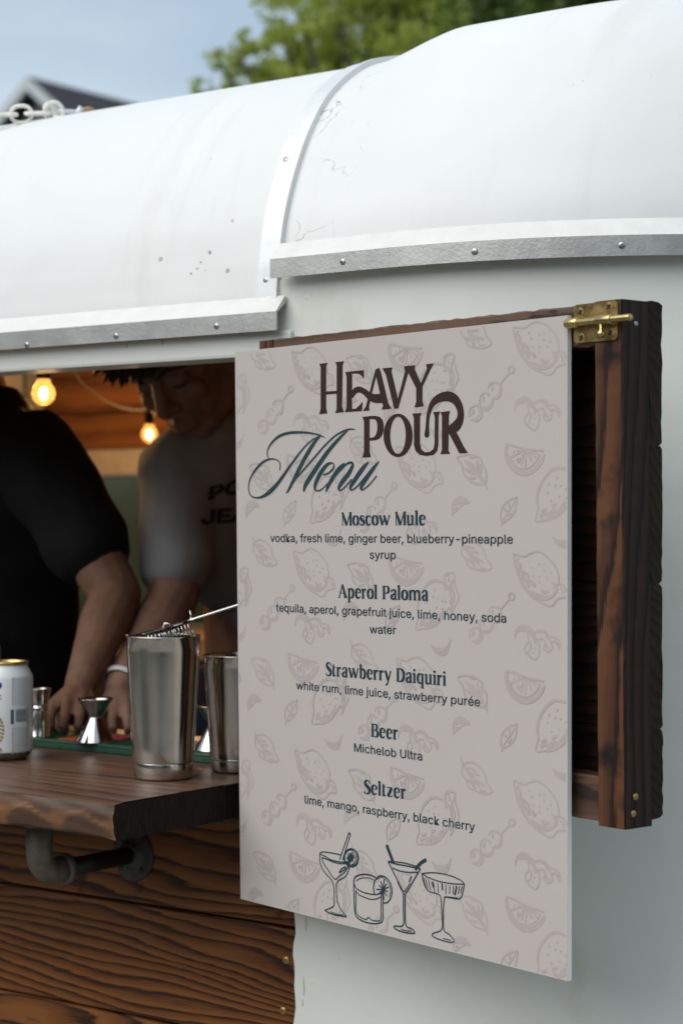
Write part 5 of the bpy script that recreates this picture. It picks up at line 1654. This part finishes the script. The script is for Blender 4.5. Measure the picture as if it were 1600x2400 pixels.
# -- person in grey, looking down
pb = thing('person', 'person in a grey printed T-shirt bending their head over the counter', 'person', (at(600, CY, 3.1).x, at(600, CY, 3.1).y, 0.34))
body = MB()
sh2 = at(425, 1105, 2.92); elb2 = at(405, 1405, 2.84); wri2 = at(283, 1612, 2.72)
capsule(body, [sh2, sh2.lerp(elb2, 0.5), elb2], [0.053, 0.043, 0.037])
capsule(body, [elb2, elb2.lerp(wri2, 0.3), elb2.lerp(wri2, 0.75), wri2], [0.037, 0.037, 0.027, 0.023])
kn = [at(238, 1664, 2.70), at(268, 1662, 2.69), at(298, 1664, 2.69), at(326, 1670, 2.70)]
hand(body, wri2, kn, [[at(230, 1688, 2.69), at(230, 1702, 2.685), at(233, 1713, 2.69)], [at(263, 1690, 2.67), at(264, 1705, 2.665), at(266, 1715, 2.67)], [at(298, 1690, 2.67), at(300, 1706, 2.665), at(299, 1716, 2.67)], [at(332, 1692, 2.685), at(334, 1706, 2.68), at(332, 1716, 2.685)]],
     [at(255, 1640, 2.72), at(236, 1660, 2.745), at(226, 1690, 2.745)], 0.0074, 0.0155)
# head: crown up-left, chin down-right, face turned to the lens and down
Fd = Vector((SN, -CS, 0)); Rt = Vector((CS, SN, 0)); Up = Vector((0, 0, 1))
hc = at(432, 842, 2.90)
upv = (Up * 0.80 - Rt * 0.42 + Fd * 0.42).normalized()        # top of the skull
fwd = (Fd * 0.72 - Rt * 0.34 - Up * 0.60); fwd = (fwd - upv * fwd.dot(upv)).normalized()
side = upv.cross(fwd).normalized()                            # towards picture left or right
rot = Matrix((side, fwd, upv)).transposed()
hp_ = lambda a, b, c: hc + side * a + fwd * b + upv * c
blob(body, hp_(0, -0.012, 0.028), (0.074, 0.094, 0.092), rot)          # skull
blob(body, hp_(0, 0.022, -0.028), (0.060, 0.066, 0.080), rot)          # face
blob(body, hp_(0, 0.048, -0.088), (0.032, 0.030, 0.024), rot)          # chin
for s_ in (-1, 1):
    capsule(body, [hp_(0.010 * s_, 0.060, -0.094), hp_(0.048 * s_, 0.015, -0.062), hp_(0.062 * s_, -0.02, -0.02)], [0.018, 0.019, 0.018])
    blob(body, hp_(0.036 * s_, 0.062, -0.022), (0.022, 0.018, 0.018), rot)       # cheek
    capsule(body, [hp_(0.014 * s_, 0.088, 0.024), hp_(0.036 * s_, 0.083, 0.029), hp_(0.054 * s_, 0.064, 0.020)], [0.009, 0.009, 0.007])   # brow
    blob(body, hp_(0.033 * s_, 0.072, 0.004), (0.013, 0.011, 0.009), rot)        # eyelid
    blob(body, hp_(0.076 * s_, -0.012, -0.012), (0.010, 0.020, 0.032), rot)      # ear
    blob(body, hp_(0.011 * s_, 0.091, -0.032), (0.010, 0.011, 0.008), rot)       # nostril wing
capsule(body, [hp_(0, 0.082, 0.014), hp_(0, 0.094, -0.010), hp_(0, 0.104, -0.028)], [0.009, 0.010, 0.011])   # nose
capsule(body, [hp_(-0.022, 0.076, -0.060), hp_(0, 0.088, -0.057), hp_(0.022, 0.076, -0.060)], [0.005, 0.008, 0.005])
capsule(body, [hp_(-0.018, 0.076, -0.070), hp_(0, 0.086, -0.070), hp_(0.018, 0.076, -0.070)], [0.006, 0.008, 0.006])
nb_ = at(590, 1050, 3.02)
capsule(body, [hp_(0, -0.035, -0.03), (hp_(0, -0.035, -0.05) + nb_) / 2, nb_], [0.058, 0.055, 0.066])
shr = at(770, 1110, 3.10)
capsule(body, [shr, at(850, 1400, 3.0), at(700, 1610, 2.78)], [0.055, 0.042, 0.026])
hand(body, at(700, 1610, 2.78), [at(660 + 20 * i, 1662, 2.74) for i in range(4)], [[at(655 + 20 * i, 1690, 2.72), at(655 + 20 * i, 1712, 2.72)] for i in range(4)], [at(690, 1630, 2.76), at(660, 1650, 2.76), at(645, 1690, 2.75)])
hip2 = at(640, 1740, 3.12)
for s_ in (-1, 1):
    hp = hip2 + Vector((CS * 0.09 * s_, SN * 0.09 * s_, 0)); capsule(body, [hp, Vector((hp.x, hp.y, 0.75)), Vector((hp.x, hp.y, 0.42))], [0.085, 0.06, 0.045])
    capsule(body, [Vector((hp.x, hp.y, 0.385)), Vector((hp.x + 0.06, hp.y - 0.16, 0.375))], [0.042, 0.034])
capsule(body, [at(610, 1150, 3.05), hip2], [0.10, 0.10])
fuse(body, 'body', M_SKIN2, pb, 0.0034, 2)
shirt = MB()
torso(shirt, [(at(655, 1800, 3.12), 0.105, 0.10), (at(650, 1620, 3.10), 0.092, 0.10), (at(640, 1480, 3.09), 0.092, 0.11), (at(632, 1330, 3.07), 0.118, 0.12), (at(620, 1180, 3.05), 0.135, 0.115), (at(605, 1080, 3.03), 0.115, 0.09), (at(595, 1020, 3.02), 0.080, 0.075)])
capsule(shirt, [at(590, 1070, 3.0), at(500, 1060, 2.95), sh2], [0.072, 0.074, 0.066])
capsule(shirt, [sh2, sh2.lerp(elb2, 0.4), sh2.lerp(elb2, 0.72)], [0.064, 0.056, 0.054])
capsule(shirt, [at(470, 1110, 2.93), at(480, 1250, 2.96), at(520, 1350, 3.0)], [0.066, 0.06, 0.055])
capsule(shirt, [at(620, 1070, 3.05), shr, at(830, 1330, 3.04)], [0.072, 0.068, 0.058])
sh_o = fuse(shirt, 'shirt', M_GREYC, pb, 0.006, 8, folds(0.9, 0.0035))
tr = MB()
for s_ in (-1, 1):
    hp = hip2 + Vector((CS * 0.09 * s_, SN * 0.09 * s_, 0)); capsule(tr, [hp + Vector((0, 0, 0.03)), Vector((hp.x, hp.y, 0.75)), Vector((hp.x, hp.y, 0.45))], [0.10, 0.078, 0.062])
fuse(tr, 'trousers', M_DENIM, pb, 0.01, 5)
hr = MB()
for i in range(420):
    a = rnd.uniform(-math.pi, math.pi); c = rnd.uniform(-0.35, 1.0)
    sr = math.sqrt(max(0, 1 - c * c))
    dl_ = Vector((sr * math.sin(a), sr * math.cos(a), c))
    if dl_.y > 0.25 and dl_.z < 0.50: continue
    if dl_.z < 0.05 and abs(dl_.x) > 0.5 and dl_.y > -0.3: continue
    d = (side * dl_.x + fwd * dl_.y + upv * dl_.z)
    b0_ = hp_(dl_.x * 0.074, -0.012 + dl_.y * 0.092, 0.028 + dl_.z * 0.092)
    flow = (fwd * 0.9 + side * rnd.uniform(-0.5, 0.5) - upv * 0.1) if dl_.y > -0.2 else (-upv * 0.8 + side * rnd.uniform(-0.3, 0.3))
    L_ = rnd.uniform(0.03, 0.05)
    hr.tube([b0_ - d * 0.008, b0_ + d * 0.012, b0_ + d * 0.018 + flow * L_ * 0.6, b0_ + d * 0.012 + flow * L_ + Vector((0, 0, -0.012))], [0.009, 0.009, 0.006, 0.0006], 6)
for i in range(170):
    # fringe fallen forward over the brow
    u = rnd.random()
    root = at(300 + 110 * u + rnd.uniform(-8, 8), 800 + 34 * u + rnd.uniform(-10, 10), 2.84)
    tx, ty = 218 + 140 * u + rnd.uniform(-16, 16), 862 + 26 * math.sin(math.pi * u) + rnd.uniform(-12, 22)
    midp = at((tx + 300 + 110 * u) / 2 - 14, (ty + 815) / 2 - 6, 2.80)
    hr.tube([Vector(q) for q in catmull([tuple(root), tuple(midp), tuple(at(tx, ty, 2.81 + rnd.uniform(-0.03, 0.03)))], 4)], [0.006, 0.006, 0.006, 0.0055, 0.005, 0.004, 0.003, 0.002, 0.0004], 6)
rebase(hr.build('hair', M_HAIR), pb)
eb = MB()
for s_ in (-1, 1):
    eb.tube([hp_(0.012 * s_, 0.0985, 0.022), hp_(0.034 * s_, 0.0935, 0.030), hp_(0.056 * s_, 0.073, 0.022)], [0.003, 0.0042, 0.0015], 6)
    eb.tube([hp_(0.020 * s_, 0.083, -0.003), hp_(0.034 * s_, 0.083, -0.005), hp_(0.046 * s_, 0.076, -0.002)], [0.001, 0.0016, 0.001], 5)
rebase(eb.build('eyebrows', M_HAIR), pb)
wb = MB(); axw = (elb2 - wri2).normalized(); cw = wri2 + axw * 0.012
wb.lathe([(0.0275, -0.004), (0.0292, -0.003), (0.0292, 0.003), (0.0275, 0.004)], c=cw, axis=axw, seg=24)
rebase(wb.build('wristband', plain('white_silicone', (0.62, 0.62, 0.60), 0.5), ), pb)
# lettering on the shirt, laid onto the cloth
bvh = BVHTree.FromPolygons([v.co for v in sh_o.data.vertices], [tuple(f.vertices) for f in sh_o.data.polygons])
def shirt_text(text, x0, y0, x1, y1, capx, mat, shear=0.0):
    vs, fs = text_verts(text, 1.0, 0.035)
    mx0_ = min(v[0] for v in vs); mx1_ = max(v[0] for v in vs)
    mb = MB(); pts_ = []
    # dice the glyphs so they can follow the folds
    me = bpy.data.meshes.new('t'); me.from_pydata([(a, b, 0) for a, b in vs], [], fs)
    bm = bmesh.new(); bm.from_mesh(me); bmesh.ops.triangulate(bm, faces=bm.faces)
    bmesh.ops.subdivide_edges(bm, edges=[e for e in bm.edges if e.calc_length() > 0.12], cuts=3)
    bm.verts.index_update()
    vs = [(q.co.x, q.co.y) for q in bm.verts]; fs = [tuple(q.index for q in f.verts) for f in bm.faces]
    bm.free(); bpy.data.meshes.remove(me)
    for x, y in vs:
        k = (x - mx0_) / (mx1_ - mx0_)
        px = x0 + (x1 - x0) * k + shear * y; py = y0 + (y1 - y0) * k - y / 0.73 * capx
        d = ray(px, py).normalized()
        hit = bvh.ray_cast(Vector((0, 0, CAMZ)), d)
        q = hit[0] if hit[0] is not None else at(px, py, 2.95)
        pts_.append(tuple(q - d * 0.0022))
    mb.add(pts_, fs)
    o = mb.build('shirt_lettering', mat, fix=False)
    o.parent = sh_o
    o.matrix_parent_inverse = (trailer_inv(sh_o))
def trailer_inv(o):
    bpy.context.view_layer.update()
    return o.matrix_world.inverted()
M_PRN = plain('navy_print', (0.006, 0.008, 0.014), 0.7)
M_PRN2 = plain('grey_print', (0.24, 0.22, 0.22), 0.7)
shirt_text('POLO', 488, 1172, 650, 1130, 42, M_PRN, 6)
shirt_text('JEANS', 470, 1228, 668, 1214, 44, M_PRN, 6)
shirt_text('RALPH LAUREN', 460, 1254, 690, 1250, 15, M_PRN2)

# ------------------------------------------------------------------ lamps on a cord
M_BULB = emit('warm_filament_glow', (1.0, 0.55, 0.17), 26)
mg2, n, l, p = newmat('amber_glass')
p.inputs['Base Color'].default_value = (1.0, 0.74, 0.38, 1); p.inputs['Transmission Weight'].default_value = 1.0; p.inputs['Roughness'].default_value = 0.12; p.inputs['IOR'].default_value = 1.05
p.inputs['Emission Color'].default_value = (1.0, 0.45, 0.10, 1); p.inputs['Emission Strength'].default_value = 0.55
M_SOCK = plain('black_socket', (0.006, 0.005, 0.004), 0.7)
def bulb(px, py, Z, label, power, visible=True, r=0.0185):
    c = at(px, py, Z)
    t = thing('festoon_bulb', label, 'light bulb', c, group='warm globe bulbs under the ceiling')
    mb = MB(); mb.lathe([(0.001, -r), (r * 0.5, -r * 0.87), (r * 0.87, -r * 0.5), (r, 0), (r * 0.9, r * 0.45), (r * 0.62, r * 0.85), (r * 0.5, r * 1.25)], seg=28)
    mb.build('globe', mg2, t)
    mb = MB(); mb.lathe([(r * 0.52, r * 1.2), (r * 0.6, r * 1.25), (r * 0.6, r * 2.5), (r * 0.35, r * 2.8), (0.001, r * 2.85)], seg=18)
    mb.build('socket', M_SOCK, t)
    mb = MB(); blob(mb, (0, 0, 0), (r * 0.34, r * 0.34, r * 0.52), None, 12)
    mb.build('filament', M_BULB, t)
    lt = bpy.data.lights.new('bulb_light', 'POINT'); lt.energy = power; lt.color = (1.0, 0.56, 0.22); lt.shadow_soft_size = r
    lo = bpy.data.objects.new('bulb_light', lt); COL.objects.link(lo); lo.parent = t
    lo.location = (0, 0, -r * 1.6)
    return c
b1_ = bulb(102, 922, 3.05, 'larger glowing globe bulb at the left, against the pale wall', 0.9)
b2_ = bulb(350, 1018, 3.95, 'smaller glowing globe bulb beside the grey shirt shoulder', 2.2, r=0.0165)
b3_ = bulb(455, 870, 4.15, 'glowing globe bulb hidden behind the bowed head', 5.0)
mb = MB(); cp = []
anch = [b1_ + Vector((-0.5, 0.1, 0.09)), b1_ + Vector((0, 0, 0.052)), at(200, 905, 3.4), at(270, 950, 3.7), b2_ + Vector((0, 0, 0.052)), at(420, 900, 4.05), b3_ + Vector((0, 0, 0.052)), b3_ + Vector((0.5, 0, 0.1))]
mb.tube([Vector(q) for q in catmull([tuple(q) for q in anch], 6)], 0.0010, 6)
tag(mb.build('lamp_cord', M_SOCK), 'thin dark cord the globe bulbs hang from', 'cord')

# ------------------------------------------------------------------ chain on the roof
M_CHAINM = plain('white_chain_paint', (0.84, 0.81, 0.72), 0.45, 0, 0.2, 90, 0.2)
ch = thing('chain', 'white painted link chain stretched past the roof edge at top left', 'chain', at(140, 282, 2.74))
def link_path(c, du, dv, L, W):
    """stadium loop"""
    pts_ = []
    hl, hw = L / 2 - W / 2, W / 2
    for a in range(-90, 91, 30): pts_.append(c + du * (hl + hw * math.cos(R(a))) + dv * (hw * math.sin(R(a))))
    for a in range(90, 271, 30): pts_.append(c + du * (-hl + hw * math.cos(R(a))) + dv * (hw * math.sin(R(a))))
    return pts_
dvw = Vector((-SN, CS, 0)); rtv = Vector((CS, SN, 0)); upz = Vector((0, 0, 1))
spots = [(-112, 273, 1, 0), (-70, 271, 0, 0), (-27, 269, 1, 0), (10, 268, 0, 0), (50, 267, 1, 0), (89, 265, 0, 0)]
for px, py, face, _ in spots:
    c = at(px, py, 2.72)
    mb = MB()
    dv_ = upz if face else (dvw * 0.96 + upz * 0.28)
    mb.tube(link_path(c, rtv, dv_, 0.0295 if face else 0.034, 0.0235 if face else 0.0175), 0.0028, 8, closed=True)
    rebase(mb.build('link', M_CHAINM), ch)
for c, ax1, ax2, L_, W_ in ((at(127, 261, 2.72), (rtv * 0.5 - upz * 0.8 + dvw * 0.3).normalized(), (rtv * 0.75 + upz * 0.55).normalized(), 0.027, 0.024),
                           (at(117, 263, 2.735), (rtv * 0.3 + upz * 0.2 + dvw * 0.9).normalized(), (upz * 0.95 - rtv * 0.2).normalized(), 0.030, 0.024),
                           (at(118, 288, 2.70), (rtv * 0.85 + upz * 0.42 - dvw * 0.2).normalized(), (dvw * 0.8 + upz * 0.5).normalized(), 0.030, 0.017)):
    mb = MB(); mb.tube(link_path(c, ax1, ax2, L_, W_), 0.0028, 8, closed=True)
    rebase(mb.build('link', M_CHAINM), ch)
eb_ = thing('eye_bolt', 'small galvanised eye bolt holding the chain to the roof', 'bolt', at(190, 280, 2.76))
mb = MB(); mb.tube([at(140, 262, 2.73), at(165, 262, 2.745), at(186, 264, 2.76), at(200, 278, 2.77)], 0.0042, 10); mb.tube([at(178, 270, 2.75), at(191, 250, 2.75)], 0.0042, 8)
rebase(mb.build('shank', M_ALUP), eb_)
mb = MB(); blob(mb, at(207, 262, 2.77), (0.011, 0.011, 0.0075)); 
rebase(mb.build('rusty_nut', plain('rust', (0.33, 0.19, 0.09), 0.8, 0, 0.4, 80)), eb_)

# ------------------------------------------------------------------ house behind
hy = 17.85
ap = on_y(67, 179, hy)
house = thing('house', 'grey gabled house with dark shingle roof and pale trim behind the trailer', 'house', (ap.x, hy + 4, 0))
M_SIDING = plain('blue_grey_siding', (0.30, 0.34, 0.34), 0.8, 0, 0.12, 2)
M_TRIM = plain('pale_trim', (0.42, 0.45, 0.46), 0.6)
M_SHING = plain('dark_shingle', (0.045, 0.045, 0.052), 0.9, 0, 0.35, 5, 0.4)
pitch, hwid = 0.80, 3.6
ez = ap.z - pitch * hwid
mb = MB(); L_ = 9.0
mb.prism([(-hwid + 0.35, 0), (hwid - 0.35, 0), (hwid - 0.35, ez + 0.2), (0, ap.z - 0.12), (-hwid + 0.35, ez + 0.2)], lambda t, q: (ap.x + q[0], t, q[1]), [hy + 0.3, hy + L_])
rebase(mb.build('wall', M_SIDING), house)
rf = None
for s_ in (-1, 1):
    # courses of shingles as stepped strips
    for k in range(26):
        u0, u1 = k / 26, (k + 1) / 26 + 0.006
        x0, x1 = s_ * hwid * u0, s_ * hwid * u1
        z0, z1 = ap.z - pitch * hwid * u0, ap.z - pitch * hwid * u1
        mb = MB()
        mb.prism([(x0, z0 + 0.005), (x1, z1 + 0.028), (x1, z1 + 0.004), (x0, z0 - 0.015)], lambda t, q: (ap.x + q[0], t, q[1]), [hy, hy + L_])
        rebase(mb.build('shingle_course', M_SHING), house)
    mb = MB()
    mb.prism([(0, ap.z + 0.0), (s_ * hwid, ap.z - pitch * hwid), (s_ * hwid, ap.z - pitch * hwid - 0.16), (0, ap.z - 0.17)], lambda t, q: (ap.x + q[0], t, q[1]), [hy - 0.05, hy - 0.004])
    rebase(mb.build('rake_trim', M_TRIM), house)

# ------------------------------------------------------------------ trees and shrubs
def leafmat(name, c0, c1):
    m, n, l, p = newmat(name)
    nn = noise_node(n, l, 1.8, 4)
    r_ = ramp(n, l, nn.outputs['Fac'], [(0.3, c0), (0.7, c1)])
    l.new(r_.outputs['Color'], p.inputs['Base Color']); p.inputs['Roughness'].default_value = 0.55
    tr_ = n.new('ShaderNodeBsdfTranslucent'); l.new(r_.outputs['Color'], tr_.inputs['Color'])
    mxs = n.new('ShaderNodeMixShader'); mxs.inputs[0].default_value = 0.5
    l.new(p.outputs[0], mxs.inputs[1]); l.new(tr_.outputs[0], mxs.inputs[2])
    l.new(mxs.outputs[0], n['Material Output'].inputs['Surface'])
    return m
M_LEAF1 = leafmat('spring_leaf', (0.30, 0.37, 0.06), (0.52, 0.58, 0.13))
M_LEAF2 = leafmat('deep_leaf', (0.08, 0.14, 0.035), (0.17, 0.24, 0.06))
M_BARK = plain('bark', (0.06, 0.05, 0.04), 0.9, 0, 0.3, 12, 0.6)
def tree(base, height, clumps, leaf, mat, label, nleaf, seed, group=None):
    """trunk and limbs reaching into clumps of separate leaves"""
    rr = random.Random(seed); ng = np.random.default_rng(seed)
    t = thing('tree', label, 'tree', base, group=group)
    b = Vector(base)
    mb = MB()
    top = Vector((b.x, b.y, b.z + height * 0.6))
    tp = [b, b.lerp(top, 0.3) + Vector((0.1, 0.05, 0)), b.lerp(top, 0.7) + Vector((-0.08, 0.1, 0)), top]
    mb.tube([Vector(q) for q in catmull([tuple(q) for q in tp], 5)], [0.26 - 0.2 * i / 15 for i in range(16)], 10)
    for c, r_ in clumps:
        c = Vector(c)
        k = rr.uniform(0.35, 0.95); s_ = b.lerp(top, k)
        mid = s_.lerp(c, 0.5) + Vector((0, 0, 0.25 * (c - s_).length * 0.4))
        mb.tube([Vector(q) for q in catmull([tuple(s_), tuple(mid), tuple(c)], 5)], [0.05 - 0.042 * i / 10 for i in range(11)], 6)
    rebase(mb.build('trunk', M_BARK), t)
    vs, fs = [], []
    wsum = sum(r_ ** 2 for c, r_ in clumps)
    for c, r_ in clumps:
        k = int(nleaf * r_ ** 2 / wsum)
        # twigs: leaves gather in small sprays inside the clump
        nsp = max(6, k // 22)
        d = ng.normal(size=(nsp, 3)); d /= np.linalg.norm(d, axis=1)[:, None]
        sp = np.array(c) + d * (r_ * ng.uniform(0.35, 1.0, size=(nsp, 1)) ** 0.6) * np.array([1, 1, 0.75])
        idx = ng.integers(0, nsp, k)
        pos = sp[idx] + ng.normal(size=(k, 3)) * r_ * 0.10
        u = ng.normal(size=(k, 3)); u[:, 2] -= 0.3; u /= np.linalg.norm(u, axis=1)[:, None]
        w_ = np.cross(u, ng.normal(size=(k, 3))); w_ /= np.linalg.norm(w_, axis=1)[:, None]
        L_ = leaf * ng.uniform(0.6, 1.2, size=(k, 1))
        a0 = pos; a1 = pos + u * L_ * 0.5 + w_ * L_ * 0.28; a2 = pos + u * L_; a3 = pos + u * L_ * 0.5 - w_ * L_ * 0.28
        o = len(vs)
        q = np.stack([a0, a1, a2, a3], axis=1).reshape(-1, 3)
        vs += q.tolist()
        fs += [(o + 4 * i, o + 4 * i + 1, o + 4 * i + 2, o + 4 * i + 3) for i in range(k)]
    me = bpy.data.meshes.new('crown'); me.from_pydata(vs, [], fs); me.materials.append(mat)
    rebase(link('crown', me), t)
    return t
Zt = 13.0
def clump(px, py, Z, r_): return (tuple(at(px, py, Z)), r_)
b_ = at(900, CY, Zt); 
tree((b_.x, b_.y, 0), 5.5, [clump(545, 105, 13, 0.13), clump(510, 140, 12.8, 0.09), clump(590, 150, 13.2, 0.20), clump(640, 175, 13, 0.2), clump(670, 110, 13.4, 0.22), clump(700, 30, 13, 0.26), clump(715, 190, 13.2, 0.3), clump(750, 110, 13.5, 0.30), clump(790, 0, 13, 0.24),
     clump(800, 70, 13.6, 0.25), clump(830, 150, 13.2, 0.28), clump(860, 40, 13.5, 0.34), clump(900, 110, 13.2, 0.30), clump(930, -20, 13.4, 0.34), clump(960, 70, 13.8, 0.3), clump(470, 210, 13.3, 0.10), clump(520, 205, 13.4, 0.10), clump(740, -70, 13.5, 0.45), clump(880, -120, 13.5, 0.5), clump(1000, 0, 13.5, 0.35), clump(680, 260, 13.5, 0.5), clump(880, 260, 13.5, 0.6)],
     0.062, M_LEAF1, 'light green spring tree rising behind the trailer roof', 15000, 11, 'trees behind the trailer')
b_ = at(1150, CY, 16)
tree((b_.x, b_.y, 0), 7.0, [clump(1010, 40, 16, 0.45), clump(1060, -40, 16.4, 0.6), clump(1110, 60, 16, 0.5), clump(1170, -10, 16.5, 0.55), clump(1230, 40, 16, 0.5), clump(1300, -30, 16.4, 0.6), clump(1380, 20, 16, 0.5), clump(1460, -20, 16, 0.5), clump(1100, -150, 16.5, 0.8), clump(1300, -170, 16.5, 0.8), clump(950, -90, 16.6, 0.5), clump(1200, 160, 16.2, 0.8), clump(1400, 160, 16.2, 0.8), clump(1000, 160, 16.4, 0.6), clump(1080, 30, 17, 0.7), clump(1250, -20, 17, 0.8)],
     0.10, M_LEAF2, 'dense dark green tree behind the nose of the trailer', 30000, 12, 'trees behind the trailer')
# hedge seen dimly through the far window
hb = MB()
hx = at(280, CY, 6.5)
tree((hx.x - 0.4, hx.y + 0.6, 0), 1.6, [((hx.x + dx, hx.y + 0.6 + 0.1 * (k % 2), z), 0.45) for k, dx in enumerate((-2.4, -1.8, -1.2, -0.6, 0, 0.6, 1.2)) for z in (0.8, 1.35)], 0.07, M_LEAF2, 'dim green shrub outside the far window of the trailer', 9000, 15)

# ------------------------------------------------------------------ unseen wood screening low sky; canopies and house added for steel reflections
ng = np.random.default_rng(21)
vs, fs = [], []
for k in range(30):
    a = R(-168 + 12 * k * 0.82)
    a = R(100 + 240 * k / 29)
    d = ng.uniform(9.5, 13.5)
    cx_, cy_ = d * math.cos(a) * 1.0 - 1.5, d * math.sin(a) + 0.5
    hgt = ng.uniform(3.0, 5.4)
    if math.sin(a) > 0.45: continue
    nl = 900
    dd = ng.normal(size=(nl, 3)); dd /= np.linalg.norm(dd, axis=1)[:, None]
    pos = np.array([cx_, cy_, hgt * 0.52]) + dd * ng.uniform(0.5, 1.0, size=(nl, 1)) * np.array([1.7, 1.7, hgt * 0.48])
    u = ng.normal(size=(nl, 3)); u /= np.linalg.norm(u, axis=1)[:, None]
    w_ = np.cross(u, ng.normal(size=(nl, 3))); w_ /= np.linalg.norm(w_, axis=1)[:, None]
    L_ = ng.uniform(0.22, 0.5, size=(nl, 1))
    q = np.stack([pos, pos + u * L_ * 0.5 + w_ * L_ * 0.3, pos + u * L_, pos + u * L_ * 0.5 - w_ * L_ * 0.3], axis=1).reshape(-1, 3)
    o_ = len(vs); vs += q.tolist(); fs += [(o_ + 4 * i, o_ + 4 * i + 1, o_ + 4 * i + 2, o_ + 4 * i + 3) for i in range(nl)]
me = bpy.data.meshes.new('woodland'); me.from_pydata(vs, [], fs); me.materials.append(M_LEAF2)
tag(link('woodland', me), 'unseen green woodland edge across the lawn facing the trailer, screening low sky', 'woodland', kind='stuff')

# two white canopies and a pale house, added as bright shapes to reflect
M_CANV = plain('white_canvas', (0.74, 0.74, 0.72), 0.8)
M_POST = plain('grey_steel_post', (0.30, 0.31, 0.32), 0.4, 0.6)
def canopy(cx_, cy_, label):
    t = thing('added_canopy', label, 'canopy', (cx_, cy_, 0), group='white canopies added for reflections')
    mb = MB(); w_ = 1.5
    base = [(-w_, -w_, 2.15), (w_, -w_, 2.15), (w_, w_, 2.15), (-w_, w_, 2.15)]
    low = [(x, y, 1.9) for x, y, z in base]
    mb.add(base + [(0, 0, 3.1)], [(0, 1, 4), (1, 2, 4), (2, 3, 4), (3, 0, 4)]); mb.add(base + low, [(0, 1, 5, 4), (1, 2, 6, 5), (2, 3, 7, 6), (3, 0, 4, 7)])
    mb.build('roof', M_CANV, t)
    for x, y, z in base:
        mb = MB(); mb.box(x - 0.025, x + 0.025, y - 0.025, y + 0.025, 0, 1.9); mb.build('leg', M_POST, t)
canopy(-4.2, -4.6, 'white canopy tent added across the yard for reflections, nearer the trailer tail')
canopy(2.6, -5.6, 'white canopy tent added across the yard for reflections, beyond the trailer nose')
h2 = thing('house', 'pale sided house added across the yard for reflections, behind the canopies', 'house', (-1.0, -8.5, 0))
mb = MB(); mb.box(-3.0, 1.6, -11.5, -8.5, 0, 2.8); rebase(mb.build('wall', plain('pale_siding', (0.55, 0.53, 0.48), 0.7)), h2)
mb = MB(); mb.prism([(-12.0, 2.75), (-8.1, 2.75), (-10.0, 4.3)], lambda t, q: (t, q[0], q[1]), [-3.4, 2.0]); rebase(mb.build('roof', M_SHING), h2)
for x0 in (-2.5, -0.2):
    mb = MB(); mb.box(x0, x0 + 0.9, -8.505, -8.46, 0.9, 2.1); rebase(mb.build('window', plain('dark_pane', (0.03, 0.04, 0.05), 0.1)), h2)
mb = MB(); mb.box(-1.35, -0.45, -8.505, -8.45, 0, 2.05); rebase(mb.build('door', plain('green_door', (0.05, 0.12, 0.08), 0.5)), h2)
